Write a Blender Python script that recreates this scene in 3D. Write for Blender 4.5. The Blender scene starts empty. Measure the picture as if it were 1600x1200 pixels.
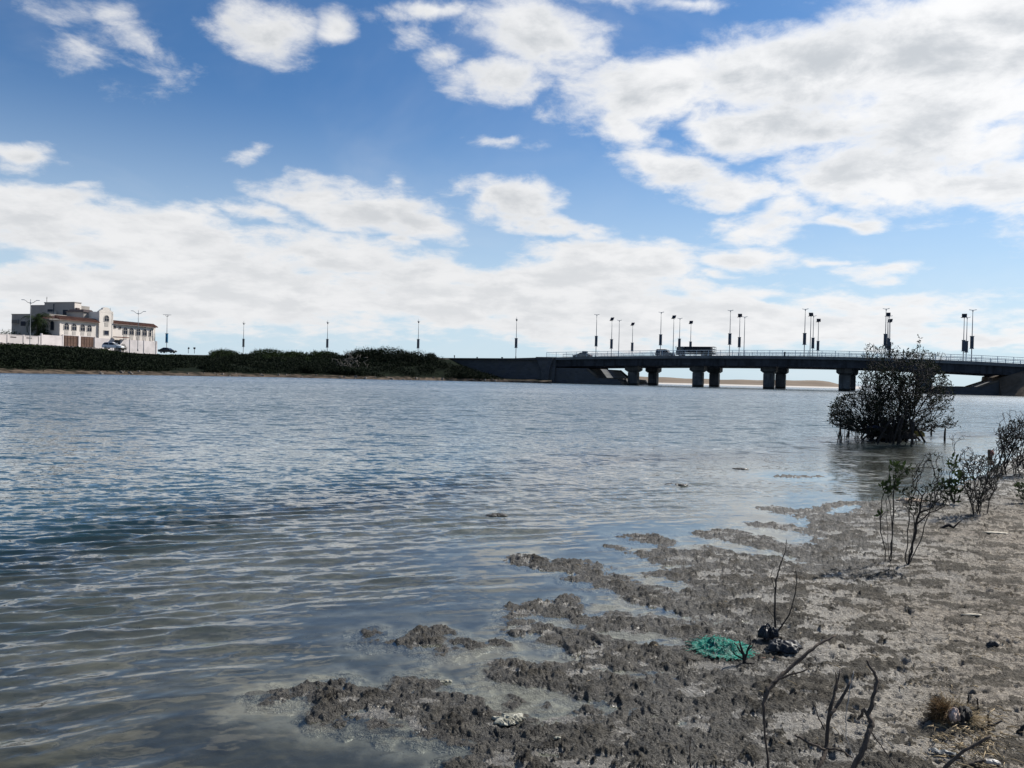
import bpy, math, random
import numpy as np
from math import sin, cos, pi, radians, atan2, asin, sqrt, tan

sc = bpy.context.scene
C = sc.collection
rad = math.radians

# ------------------------------------------------------------------ camera
EYE = 1.5
F = 1200.0                       # focal length in pixels of the 1600 px wide photograph
PITCH, ROLL = 0.616, 1.40
cam_d = bpy.data.cameras.new('camera')
cam_d.sensor_width = 36.0
cam_d.lens = 36.0 * F / 1600.0
cam_d.clip_start = 0.05
cam_d.clip_end = 20000
cam = bpy.data.objects.new('camera', cam_d)
C.objects.link(cam)
from mathutils import Matrix, Vector
Rcam = Matrix.Rotation(rad(90 - PITCH), 3, 'X') @ Matrix.Rotation(rad(ROLL), 3, 'Z')
cam.matrix_world = Matrix.Translation((0, 0, EYE)) @ Rcam.to_4x4()
sc.camera = cam

def ray(px, py):
    d = Rcam @ Vector(((px - 800) / F, -(py - 600) / F, -1.0))
    return d.normalized()

# ------------------------------------------------------------------ sun, sky
SUN_AZ, SUN_EL = 56.0, 40.0
sun_d = bpy.data.lights.new('sun', 'SUN')
sun_d.energy = 5.0
sun_d.angle = rad(0.53)
sun_d.color = (1.0, 0.955, 0.88)
sun = bpy.data.objects.new('sun', sun_d)
C.objects.link(sun)
sdir = Vector((sin(rad(SUN_AZ)) * cos(rad(SUN_EL)), cos(rad(SUN_AZ)) * cos(rad(SUN_EL)), sin(rad(SUN_EL))))
sun.rotation_euler = (-sdir).to_track_quat('-Z', 'Y').to_euler()

vs = sc.view_settings
vs.view_transform = 'Standard'
vs.look = 'None'
vs.gamma = 1.0
vs.exposure = 0.45
vs.use_curve_mapping = False

class NT:
    """small helper for writing node trees"""
    def __init__(s, tree):
        s.t = tree; s.n = tree.nodes; s.l = tree.links
    def node(s, typ, **kw):
        n = s.n.new(typ)
        for k, v in kw.items(): setattr(n, k, v)
        return n
    def set(s, sock, v):
        if isinstance(v, bpy.types.NodeSocket): s.l.new(v, sock)
        elif v is not None: sock.default_value = v
    def math(s, op, a, b=None, c=None, clamp=False):
        n = s.node('ShaderNodeMath', operation=op); n.use_clamp = clamp
        s.set(n.inputs[0], a)
        if b is not None: s.set(n.inputs[1], b)
        if c is not None: s.set(n.inputs[2], c)
        return n.outputs[0]
    def vmath(s, op, a, b=None, scale=None):
        n = s.node('ShaderNodeVectorMath', operation=op)
        s.set(n.inputs[0], a)
        if b is not None: s.set(n.inputs[1], b)
        if scale is not None: s.set(n.inputs['Scale'], scale)
        return n.outputs['Value'] if op in ('LENGTH', 'DOT_PRODUCT', 'DISTANCE') else n.outputs[0]
    def comb(s, x, y, z=0.0):
        n = s.node('ShaderNodeCombineXYZ')
        s.set(n.inputs[0], x); s.set(n.inputs[1], y); s.set(n.inputs[2], z)
        return n.outputs[0]
    def sep(s, v):
        n = s.node('ShaderNodeSeparateXYZ'); s.set(n.inputs[0], v)
        return n.outputs
    def noise(s, vec, scale, detail=5, rough=0.55, dist=0.0, lac=2.0, col=False):
        n = s.node('ShaderNodeTexNoise')
        s.set(n.inputs['Vector'], vec)
        n.inputs['Scale'].default_value = scale; n.inputs['Detail'].default_value = detail
        n.inputs['Roughness'].default_value = rough; n.inputs['Distortion'].default_value = dist
        n.inputs['Lacunarity'].default_value = lac
        return n.outputs['Color'] if col else n.outputs[0]
    def ramp(s, v, a, b, c=0.0, d=1.0, smooth=True):
        n = s.node('ShaderNodeMapRange'); n.interpolation_type = 'SMOOTHSTEP' if smooth else 'LINEAR'
        s.set(n.inputs['Value'], v)
        n.inputs['From Min'].default_value = a; n.inputs['From Max'].default_value = b
        n.inputs['To Min'].default_value = c; n.inputs['To Max'].default_value = d
        return n.outputs[0]
    def mix(s, f, a, b, mode='MIX'):
        n = s.node('ShaderNodeMix', data_type='RGBA', blend_type=mode)
        s.set(n.inputs[0], f)
        s.set(n.inputs[6], (*a, 1) if isinstance(a, tuple) and len(a) == 3 else a)
        s.set(n.inputs[7], (*b, 1) if isinstance(b, tuple) and len(b) == 3 else b)
        return n.outputs[2]
    def mapping(s, v, loc=(0, 0, 0), rot=(0, 0, 0), scale=(1, 1, 1), typ='POINT'):
        n = s.node('ShaderNodeMapping', vector_type=typ)
        s.set(n.inputs[0], v)
        n.inputs['Location'].default_value = loc; n.inputs['Rotation'].default_value = rot
        n.inputs['Scale'].default_value = scale
        return n.outputs[0]

world = bpy.data.worlds.new('World')
sc.world = world
world.use_nodes = True
world.node_tree.nodes.clear()
W = NT(world.node_tree)
SKY_STRENGTH = 0.076

def azel(px, py):
    d = ray(px, py)
    return atan2(d.x, d.y), asin(d.z)

def build_world():
    tc = W.node('ShaderNodeTexCoord')
    d = W.vmath('NORMALIZE', tc.outputs['Generated'])
    x, y, z = W.sep(d)
    az = W.math('ARCTAN2', x, y)
    el = W.math('ARCSINE', z)
    # the plane the clouds lie on: noise gets finer and flatter towards the horizon
    zz = W.math('ADD', W.math('MAXIMUM', z, 0.0), 0.24)
    q = W.comb(W.math('DIVIDE', x, zz), W.math('DIVIDE', y, zz), 0.0)
    warp = W.noise(q, 1.3, 3, 0.6, col=True)
    warp = W.vmath('SUBTRACT', warp, (0.5, 0.5, 0.5))
    w0 = W.vmath('SUBTRACT', W.noise(q, 5.0, 2, 0.6, col=True), (0.5, 0.5, 0.5))
    n_big = W.noise(q, 2.3, 9, 0.60, 0.12)
    n_fine = W.noise(W.vmath('ADD', q, W.vmath('SCALE', w0, scale=0.10)), 7.5, 8, 0.64, 0.0)
    w2 = W.noise(q, 6.0, 2, 0.5, col=True)
    w2 = W.vmath('SUBTRACT', w2, (0.5, 0.5, 0.5))
    p = W.comb(az, el, 0.0)
    wv = W.vmath('MULTIPLY', warp, (0.16, 0.085, 0.0))
    wv = W.vmath('ADD', wv, W.vmath('MULTIPLY', w2, (0.06, 0.03, 0.0)))
    p = W.vmath('ADD', p, wv)
    # cloud banks: centre, half sizes and tilt (degrees) as seen from the shore, weight
    banks = [
        (1240, 120, 330, 75, -3, 1.05), (1500, 90, 260, 110, 0, 1.15), (1010, 145, 150, 62, -10, 1.0), (960,190,75,35,10,.8),
        (1200, 195, 180, 48, 0, 0.95), (1450, 200, 150, 50, 0, .95), (1570, 190, 90, 60, 0, .95),
        (1400, 265, 230, 52, -4, 1.0), (1560, 265, 130, 45, 0, 1.0), (1060, 265, 130, 32, 20, 0.85), (1120, 300, 80, 22, 8, .8),
        (1185, 345, 100, 30, -14, 0.85), (1350, 330, 55, 13, 0, 0.7), (1240, 320, 70, 22, 0, .6),
        (405, 45, 85, 48, 12, 0.85), (515, 40, 45, 32, 20, 0.7), (640, 60, 45, 24, 0, 0.42), (600, 25, 90, 16, 0, .2), (690, 5, 60, 22, 0, 0.7), (690, 90, 40, 22, 0, .35),
        (850, 55, 115, 62, 15, 0.95), (790, 120, 85, 36, -10, 0.9), (745, 20, 40, 26, 0, .4), (1060, 0, 150, 12, 0, 0.4),
        (45, 245, 75, 27, 4, 0.75), (100, 25, 46, 14, 0, 0.16), (175, 12, 24, 14, 10, 0.2), (245, 65, 30, 16, 20, 0.12), (125, 70, 30, 12, 25, .08),
        (402, 240, 28, 9, 0, 0.42), (795, 233, 45, 14, 0, 0.5), (620, 288, 26, 12, 0, 0.5), (145, 293, 40, 10, 0, .45),
        (500, 300, 100, 30, 10, 0.85), (640, 332, 90, 28, 10, 0.9), (560, 320, 120, 26, 12, 0.9), (420,330,80,22,8,.75),
        (800, 318, 85, 36, 10, 0.85), (880, 345, 90, 20, 16, 0.8), (610, 360, 30, 12, 0, .55),
        (1150, 400, 120, 24, -3, 0.8), (1110, 430, 90, 16, 0, .6), (1415, 418, 80, 20, 2, 0.68), (1320,393,50,8,0,.4),
        (60, 330, 190, 50, 5, 1.1), (280, 370, 210, 50, 8, 1.05), (520, 390, 170, 40, 6, 0.95), (660, 425, 150, 50, 10, 1.0),
        (960, 415, 160, 52, 8, 1.1), (880, 450, 240, 50, 0, 1.1), (1150, 470, 180, 34, 6, 0.95), (420, 455, 520, 60, 2, 1.1),
        (-250, 380, 300, 120, 0, 1.0), (900, 490, 620, 50, 2, 1.15), (1300, 505, 280, 28, 2, 1.0), (1560, 510, 200, 20, 1, 0.95),
        (1900, 200, 320, 220, 0, 1.0), (1000, -330, 500, 90, 0, .95), (400, -200, 300, 60, 0, .8), (100, 440, 260, 60, 0, 1.1), (300, 400, 250, 50, 5, 1.1), (1500, 150, 200, 150, 0, 1.1), (1750, -150, 500, 160, 0, 1.0), (900, -260, 330, 110, 0, 0.9), (250, -220, 260, 70, 0, 0.7),
        (1250, -120, 300, 60, 0, .7), (500, -420, 420, 110, 0, 0.9), (1500, -600, 500, 200, 0, 1.0),
        (0, 510, 420, 30, 0, .75),
    ]
    val = None
    for (cx, cy, rx, ry, tilt, w) in banks:
        a0, e0 = azel(cx, cy)
        a1, e1 = azel(cx + 10 * cos(rad(tilt)), cy + 10 * sin(rad(tilt)))
        th = atan2(e1 - e0, a1 - a0)
        sx = sqrt((a1 - a0) ** 2 + (e1 - e0) ** 2) / 10 * rx
        a2, e2 = azel(cx - 10 * sin(rad(tilt)), cy + 10 * cos(rad(tilt)))
        sy = sqrt((a2 - a0) ** 2 + (e2 - e0) ** 2) / 10 * ry
        m = W.mapping(p, (a0, e0, 0), (0, 0, th), (sx * 1.14, sy * 1.14, 1), 'TEXTURE')
        r = W.vmath('LENGTH', m)
        v = W.math('MULTIPLY_ADD', r, -w, w)
        val = v if val is None else W.math('MAXIMUM', val, v)
    # elsewhere in the sky: unseen scattered cloud, kept sparse to lower the fill light
    back = W.math('MULTIPLY', W.ramp(y, 0.25, -0.15), W.ramp(W.noise(q, 0.55, 2, 0.5), 0.50, 0.7, -0.2, 0.5))
    back = W.math('MULTIPLY_ADD', W.ramp(y, 0.35, -0.1), 0.2, W.math('SUBTRACT', back, 0.5))
    val = W.math('MAXIMUM', val, back)
    val = W.math('MAXIMUM', val, -0.6)
    nn = W.math('MULTIPLY_ADD', n_big, 0.50, W.math('MULTIPLY', n_fine, 0.54))
    dens = W.math('ADD', val, W.math('MULTIPLY_ADD', nn, 2.7, -1.33))
    alpha = W.ramp(dens, -0.02, 0.62)
    # thin veil everywhere low down
    veil = W.math('MULTIPLY', W.ramp(W.noise(q, 0.9, 6, 0.6, 0.5), 0.46, 0.76), 0.20)
    alpha = W.math('SUBTRACT', 1.0, W.math('MULTIPLY', W.math('SUBTRACT', 1.0, alpha), W.math('SUBTRACT', 1.0, veil)))
    haze = W.ramp(el, 0.0, 0.36, 0.80, 0.0)
    # cloud colour: white edges, grey where thick
    sn = W.noise(W.vmath('ADD', q, (0.05, 0.07, 0.0)), 4.2, 8, 0.62, 0.2)
    thick = W.ramp(dens, 0.25, 1.0)
    shade = W.math('MULTIPLY', W.math('MULTIPLY', thick, W.ramp(sn, 0.36, 0.62)), W.ramp(el, 0.06, 0.36, 0.42, 1.0))
    ccol = W.mix(shade, (0.68, 0.685, 0.695), (0.42, 0.445, 0.475))
    # brighter towards the sun, dimmer away from it
    sd = W.vmath('DOT_PRODUCT', d, tuple(sdir))
    glow = W.ramp(sd, 0.45, 1.0, 0.92, 1.08)
    ccol = W.vmath('SCALE', ccol, scale=glow)
    sky = W.node('ShaderNodeTexSky', sky_type='NISHITA')
    sky.sun_disc = False
    sky.sun_elevation = rad(SUN_EL)
    sky.sun_rotation = rad(SUN_AZ)
    sky.altitude = 0
    sky.air_density = 1.0
    sky.dust_density = 0.6
    sky.ozone_density = 3.0
    skyc = W.vmath('MULTIPLY', sky.outputs[0], (SKY_STRENGTH * 0.50, SKY_STRENGTH * 0.78, SKY_STRENGTH * 1.02))
    hz = W.mix(haze, skyc, (0.50, 0.60, 0.68))
    outc = W.mix(alpha, hz, ccol)
    bg = W.node('ShaderNodeBackground')
    W.set(bg.inputs['Color'], outc)
    bg.inputs['Strength'].default_value = 1.0
    o = W.node('ShaderNodeOutputWorld')
    W.l.new(bg.outputs[0], o.inputs[0])
    world.cycles.sampling_method = 'MANUAL'
    world.cycles.sample_map_resolution = 256
build_world()
# ------------------------------------------------------------------ helpers
def tag(o, label=None, cat=None, group=None, kind=None):
    if label: o['label'] = label
    if cat: o['category'] = cat
    if group: o['group'] = group
    if kind: o['kind'] = kind
    return o

def empty(name, loc=(0, 0, 0), rz=0.0):
    o = bpy.data.objects.new(name, None)
    o.location = loc; o.rotation_euler = (0, 0, rz)
    o.empty_display_size = 0.3
    C.objects.link(o)
    return o

def copy_tree(o, parent=None):
    c = o.copy(); C.objects.link(c)
    if parent is not None: c.parent = parent
    for ch in list(o.children): copy_tree(ch, c)
    return c

def np_mesh(name, V, Fq, mat=None, smooth=False, attrs=None):
    """V (n,3); Fq (m,3) or (m,4)"""
    me = bpy.data.meshes.new(name)
    V = np.asarray(V, np.float32); Fq = np.asarray(Fq, np.int32)
    k = Fq.shape[1]
    me.vertices.add(len(V)); me.vertices.foreach_set('co', V.ravel())
    me.loops.add(Fq.size); me.loops.foreach_set('vertex_index', Fq.ravel())
    me.polygons.add(len(Fq))
    me.polygons.foreach_set('loop_start', np.arange(0, Fq.size, k, dtype=np.int32))
    me.polygons.foreach_set('loop_total', np.full(len(Fq), k, np.int32))
    if smooth: me.polygons.foreach_set('use_smooth', np.ones(len(Fq), bool))
    me.update(calc_edges=True)
    if attrs:
        for an, av in attrs.items():
            a = me.attributes.new(an, 'FLOAT', 'POINT')
            a.data.foreach_set('value', np.asarray(av, np.float32))
    if mat: me.materials.append(mat)
    return me

class MB:
    """collects polygons, builds ONE mesh object"""
    def __init__(s): s.v = []; s.f = []; s.sm = []
    def poly(s, pts, faces, smooth=False):
        b = len(s.v); s.v += [tuple(p) for p in pts]
        s.f += [tuple(b + i for i in f) for f in faces]; s.sm += [smooth] * len(faces)
        return s
    def box(s, c, size, rz=0.0, taper=1.0, bev=0.0):
        hx, hy, hz = size[0] / 2, size[1] / 2, size[2] / 2
        cr, sr = cos(rz), sin(rz)
        P = []
        if bev <= 0:
            for k, zz in ((1, -hz), (taper, hz)):
                for (a, b) in ((-1, -1), (1, -1), (1, 1), (-1, 1)):
                    x, y = a * hx * k, b * hy * k
                    P.append((c[0] + x * cr - y * sr, c[1] + x * sr + y * cr, c[2] + zz))
            return s.poly(P, [(3, 2, 1, 0), (4, 5, 6, 7), (0, 1, 5, 4), (1, 2, 6, 5), (2, 3, 7, 6), (3, 0, 4, 7)])
        lev = [(-hz, bev), (-hz + bev, 0), (hz - bev, 0), (hz, bev)]
        for zz, ins in lev:
            a, b = hx - ins, hy - ins
            ring = [(-a, -b + bev), (-a + bev, -b), (a - bev, -b), (a, -b + bev), (a, b - bev), (a - bev, b), (-a + bev, b), (-a, b - bev)]
            for (x, y) in ring:
                P.append((c[0] + x * cr - y * sr, c[1] + x * sr + y * cr, c[2] + zz))
        Fc = [tuple(range(7, -1, -1)), tuple(range(24, 32))]
        for L in range(3):
            for i in range(8):
                j = (i + 1) % 8
                Fc.append((L * 8 + i, L * 8 + j, L * 8 + 8 + j, L * 8 + 8 + i))
        return s.poly(P, Fc)
    def tube(s, pts, rads, n=6, cap=True, smooth=True):
        pts = [Vector(p) for p in pts]
        if not hasattr(rads, '__len__'): rads = [rads] * len(pts)
        b = len(s.v); prev = None
        for i, p in enumerate(pts):
            if i == 0: t = pts[1] - pts[0]
            elif i == len(pts) - 1: t = pts[-1] - pts[-2]
            else: t = pts[i + 1] - pts[i - 1]
            if t.length < 1e-9: t = Vector((0, 0, 1))
            t.normalize()
            if prev is None:
                a = Vector((0, 0, 1)) if abs(t.z) < 0.9 else Vector((1, 0, 0))
                u = t.cross(a).normalized()
            else:
                u = (prev - t * prev.dot(t))
                u = u.normalized() if u.length > 1e-6 else t.orthogonal().normalized()
            prev = u; w = t.cross(u)
            for k in range(n):
                an = 2 * pi * k / n
                q = p + (u * cos(an) + w * sin(an)) * rads[i]
                s.v.append((q.x, q.y, q.z))
        for i in range(len(pts) - 1):
            for k in range(n):
                k2 = (k + 1) % n
                s.f.append((b + i * n + k, b + i * n + k2, b + (i + 1) * n + k2, b + (i + 1) * n + k)); s.sm.append(smooth)
        if cap:
            s.f.append(tuple(b + k for k in range(n - 1, -1, -1))); s.sm.append(False)
            e = b + (len(pts) - 1) * n
            s.f.append(tuple(e + k for k in range(n))); s.sm.append(False)
        return s
    def prism(s, prof, fn0, fn1):
        """prof: 2-D polygon; fn0/fn1 map a 2-D point to 3-D for the two ends"""
        n = len(prof)
        P = [fn0(*p) for p in prof] + [fn1(*p) for p in prof]
        Fc = [tuple(range(n - 1, -1, -1)), tuple(range(n, 2 * n))]
        Fc += [(i, (i + 1) % n, n + (i + 1) % n, n + i) for i in range(n)]
        return s.poly(P, Fc)
    def build(s, name, mat, parent=None, kind=None, attrs=None):
        me = bpy.data.meshes.new(name)
        me.from_pydata(s.v, [], s.f)
        me.polygons.foreach_set('use_smooth', s.sm)
        mats = mat if isinstance(mat, (list, tuple)) else [mat]
        for m in mats: me.materials.append(m)
        me.update()
        o = bpy.data.objects.new(name, me); C.objects.link(o)
        if parent is not None: o.parent = parent
        if kind: o['kind'] = kind
        return o

def obj_from(name, me, parent=None, kind=None):
    o = bpy.data.objects.new(name, me); C.objects.link(o)
    if parent is not None: o.parent = parent
    if kind: o['kind'] = kind
    return o

def mat_new(name):
    m = bpy.data.materials.new(name); m.use_nodes = True
    m.node_tree.nodes.clear()
    t = NT(m.node_tree)
    out = t.node('ShaderNodeOutputMaterial')
    return m, t, out

def simple_mat(name, col, rough=0.7, var=0.25, scale=2.0, col2=None, metal=0.0, bump=0.0, bscale=8.0, spec=0.4, stretch=(1, 1, 1), trans=0.0):
    """painted, stone, wood or leaf surface with mottling and optional bump"""
    m, t, out = mat_new(name)
    tc = t.node('ShaderNodeTexCoord')
    v = t.mapping(tc.outputs['Object'], scale=stretch)
    n = t.noise(v, scale, 5, 0.6)
    c2 = col2 if col2 else tuple(c * (1 - var) for c in col)
    c = t.mix(t.ramp(n, 0.35, 0.65), col, c2)
    p = t.node('ShaderNodeBsdfPrincipled')
    t.set(p.inputs['Base Color'], c)
    p.inputs['Roughness'].default_value = rough
    p.inputs['Metallic'].default_value = metal
    p.inputs['Specular IOR Level'].default_value = spec
    if bump > 0:
        b = t.node('ShaderNodeBump'); b.inputs['Strength'].default_value = 1.0; b.inputs['Distance'].default_value = bump
        t.set(b.inputs['Height'], t.noise(v, bscale, 5, 0.6))
        t.l.new(b.outputs[0], p.inputs['Normal'])
    if trans > 0:
        tr = t.node('ShaderNodeBsdfTranslucent'); t.set(tr.inputs[0], c)
        mx = t.node('ShaderNodeMixShader'); mx.inputs[0].default_value = trans
        t.l.new(p.outputs[0], mx.inputs[1]); t.l.new(tr.outputs[0], mx.inputs[2])
        t.l.new(mx.outputs[0], out.inputs[0])
    else:
        t.l.new(p.outputs[0], out.inputs[0])
    return m

# gradient noise on numpy arrays
_perm = np.random.RandomState(7).permutation(4096)
def pn(x, y, seed=0):
    xi = np.floor(x).astype(np.int64); yi = np.floor(y).astype(np.int64)
    xf = x - xi; yf = y - yi
    def g(ix, iy, dx, dy):
        h = _perm[(_perm[(ix + seed * 131) & 4095] + iy) & 4095]
        a = h * (2 * np.pi / 4096.0)
        return np.cos(a) * dx + np.sin(a) * dy
    u = xf * xf * xf * (xf * (xf * 6 - 15) + 10); v = yf * yf * yf * (yf * (yf * 6 - 15) + 10)
    a = g(xi, yi, xf, yf); b = g(xi + 1, yi, xf - 1, yf)
    c = g(xi, yi + 1, xf, yf - 1); d = g(xi + 1, yi + 1, xf - 1, yf - 1)
    return 1.4 * ((a * (1 - u) + b * u) * (1 - v) + (c * (1 - u) + d * u) * v)
def fbm(x, y, lam, octv=4, seed=0, gain=0.5):
    s = 0; a = 1.0; f = 1.0 / lam
    for i in range(octv):
        s = s + a * pn(x * f + 13.7 * i, y * f - 7.1 * i, seed + i); a *= gain; f *= 2.03
    return s
def sstep(x, a, b):
    t = np.clip((x - a) / (b - a), 0, 1); return t * t * (3 - 2 * t)

def flat_pt(px, py, z=0.0):
    d = ray(px, py)
    k = (z - EYE) / d.z
    return (d.x * k, d.y * k)
# ------------------------------------------------------------------ the shore: mud flat, river bed, water
MUD = [
 [(2300,640),(1900,668),(1700,690),(1600,706),(1568,722),(1540,740),(1500,757),(1455,770),(1400,779),(1345,783),(1300,785),(1276,791),(1250,797),(1215,789),(1180,791),(1190,797),(1240,806),(1262,812),(1235,818),(1200,815),(1165,815),(1161,820),(1200,826),(1250,832),(1278,842),
  (1250,846),(1231,849),(1200,838),(1162,830),(1111,826),(1095,829),(1072,829),(1070,834),(1100,838),(1128,846),(1170,852),(1220,864),(1264,876),(1262,881),(1230,876),(1193,868),(1140,858),(1110,852),(1085,851),(1073,858),(1035,857),(1000,860),(980,863),(995,872),(1022,880),(1050,883),(1073,885),
  (1060,889),(1035,886),(1015,892),(1006,899),(1025,905),(1050,908),(1068,918),(1050,921),(1020,914),(1004,915),(991,906),(970,898),(950,888),(932,881),(898,872),(875,875),(860,879),(845,870),(822,862),(800,864),(791,868),(797,877),(826,887),(860,892),(881,894),(887,905),(922,913),(950,920),(963,925),(970,932),(1004,942),(1030,950),(1055,956),(1094,968),(1075,972),
  (1059,969),(1035,961),(1004,960),(980,955),(956,953),(935,957),(922,960),(915,950),(901,942),(893,930),(885,927),(870,937),(829,942),(810,946),(795,943),(787,953),(790,964),(826,962),(863,965),(895,970),(915,971),(940,980),(970,988),(997,992),(1042,998),(1059,1004),(1040,1008),
  (1010,1005),(991,1001),(956,997),(929,987),(905,988),(887,984),(863,978),(826,970),(795,971),(788,978),(787,985),(797,993),(819,997),(839,1001),(846,1011),(862,1015),(881,1018),(897,1026),(905,1034),(877,1035),(843,1034),(806,1028),(778,1031),(752,1042),(746,1053),(752,1065),(770,1070),(787,1069),(806,1067),(826,1077),(857,1076),(868,1084),(896,1094),(919,1099),(925,1108),
  (905,1112),(874,1120),(843,1124),(820,1119),(806,1113),(785,1112),(765,1110),(744,1098),(716,1087),(675,1076),(700,1070),(676,1060),(650,1060),(619,1059),(600,1068),(580,1067),(556,1066),(534,1059),(505,1062),(478,1064),(450,1072),(420,1084),(414,1093),(447,1095),(478,1101),(473,1118),(497,1133),(523,1131),(524,1122),(550,1118),(575,1122),(603,1137),(612,1147),(637,1145),(681,1150),(712,1156),(744,1168),(725,1184),(716,1200),(690,1260),(620,1500),(400,2600),(3200,2600),(2900,1200),(2600,760)],
 [(963,834),(985,831),(1020,833),(1050,842),(1070,850),(1050,853),(1010,848),(980,843)],
 [(953,853),(968,851),(982,856),(970,860)],
 [(585,1004),(610,998),(640,987),(665,978),(690,978),(697,990),(680,1004),(650,1012),(620,1006),(600,1008)],
 [(655,1021),(680,1013),(710,1009),(717,1015),(700,1026),(675,1025)],
 [(712,1002),(735,1001),(750,1008),(735,1013)],
 [(776,1004),(790,1000),(800,1007),(788,1011)],
 [(572,984),(590,982),(596,988),(580,991)],
 [(788,1088),(805,1081),(832,1087),(827,1100),(800,1107),(786,1100)],
 [(842,1106),(856,1102),(870,1108),(856,1113)],
 [(1174,822),(1186,820),(1196,824),(1184,827)],
 [(1196,745),(1240,742),(1290,744),(1260,748)],
]
POOLS = [
 [(928,1105),(950,1102),(975,1104),(1000,1113),(1040,1120),(1034,1128),(1005,1133),(975,1126),(940,1122)],
 [(1240,812),(1262,806),(1268,812),(1258,822),(1242,822)],
 [(1212,838),(1240,838),(1270,841),(1262,848),(1230,846)],
 [(1300,790),(1345,788),(1330,800),(1296,803)],
 [(935,1044),(980,1046),(1030,1052),(1000,1058),(950,1053)],
]
def _w(poly): return np.array([flat_pt(*p) for p in poly])
MUDW = [_w(p) for p in MUD]; POOLW = [_w(p) for p in POOLS]

def _sd(P, poly):
    """signed distance, + inside"""
    d2 = np.full(len(P), 1e18); ins = np.zeros(len(P), bool)
    n = len(poly); x = P[:, 0]; y = P[:, 1]
    for i in range(n):
        ax, ay = poly[i]; bx, by = poly[(i + 1) % n]
        ex, ey = bx - ax, by - ay
        wx = x - ax; wy = y - ay
        t = np.clip((wx * ex + wy * ey) / (ex * ex + ey * ey + 1e-12), 0, 1)
        dx = wx - ex * t; dy = wy - ey * t
        np.minimum(d2, dx * dx + dy * dy, out=d2)
        if ay != by:
            c = ((ay > y) != (by > y)) & (x < (bx - ax) * (y - ay) / (by - ay) + ax)
            ins ^= c
    d = np.sqrt(d2)
    return np.where(ins, d, -d)

def shore_sd(P):
    s = np.full(len(P), -1e9)
    for p in MUDW: s = np.maximum(s, _sd(P, p))
    for p in POOLW: s = np.minimum(s, -_sd(P, p))
    return s

def shore_sd_fast(P):
    """exact near the mud, rough far away"""
    x, y = P[:, 0], P[:, 1]
    near = (x > -8) & (x < 26) & (y > -4) & (y < 26)
    out = np.full(len(P), -12.0)
    out[near] = shore_sd(P[near])
    # beyond: the bank goes on to the right and behind
    far = ~near
    xf, yf = x[far], y[far]
    edge = np.where(yf < 0, xf + 3.5 + 0.2 * yf, xf - 1.05 * yf - 0.5)
    out[far] = np.clip(edge * 0.7, -12, 12)
    return out

def weed_f(x, y, sd):
    ins = np.maximum(sd, 0)
    n = fbm(x + .05 * pn(x / .1, y / .1, 71), y * 1.25, .27, 6, 61, .70)
    bias = 0.62 - 0.62 * sstep(ins, 0.05, 1.1) - 0.34 * sstep(ins, 1.0, 4.0)
    return sstep(n + bias, 0.02, 0.26) * sstep(sd, -0.03, 0.02)

def ground_h(x, y, sd, detail=True):
    """height of mud and bed; x, y in metres, sd = metres inside the mud outline"""
    dd = np.sqrt(x * x + y * y)
    ins = np.maximum(sd, 0); outw = np.maximum(-sd, 0)
    land = 0.009 * (1 - np.exp(-ins / 0.05)) + 0.012 * (1 - np.exp(-ins / 0.4)) + 0.035 * np.clip(ins - 0.4, 0, 4) + 0.02 * np.clip(ins - 4, 0, 15)
    bed = -0.012 * (1 - np.exp(-outw / 0.05)) - 0.035 * np.clip(outw, 0, 3) - 0.09 * np.clip(outw - 3, 0, 14)
    h = np.where(sd > 0, land, bed) - 0.004
    if not detail: return h
    # rough dark mats of weed-bound mud, thick near the water, scattered further up; smooth silt between
    weed = weed_f(x, y, sd)
    wx = x + 0.03 * pn(x / .09, y / .09, 31); wy = y + 0.03 * pn(x / .09, y / .09, 32)
    wx2 = wx + 0.012 * pn(x / .035, y / .035, 33); wy2 = wy + 0.012 * pn(x / .035, y / .035, 34)
    b1 = np.abs(pn(wx / .15, wy / .15, 1))
    b2 = np.abs(pn(wx2 / .062, wy2 / .062, 2))
    b3 = pn(x / .026, y / .026, 3); b5 = np.abs(pn(wx2 / .027, wy2 / .027, 5))
    b4 = pn(x / .011, y / .011, 4)
    lo = pn(x / .5, y / .5, 6)
    edge = sstep(sd, -0.03, 0.06)
    rel = 0.007 * lo + 0.030 * b1 + 0.020 * b2 + 0.012 * b5 + 0.006 * b3 + 0.005 * b4 - 0.010
    silt = 0.012 * pn(x / .55, y / .4, 10) + 0.007 * pn(x / .16, y / .11, 11) + 0.006 * b5 + 0.0035 * b3 + 0.003 * b4
    silt = silt - np.maximum(pn(wx / .09, wy / .06, 8) - 0.30, 0) * 0.08 - np.maximum(pn(x / .034, y / .028, 9) - 0.34, 0) * 0.05
    up = sstep(sd, 0.1, 1.5)
    h = h + edge * (weed * rel * (1 - .35 * up) + (1 - weed) * (silt * (.45 + .75 * up) - 0.003))
    # soft bed forms under the shallow water
    h = h + sstep(outw, 0.0, 0.3) * (0.010 * pn(x / .6, y / .35, 12) + 0.004 * pn(x / .12, y / .1, 14))
    return h

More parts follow.
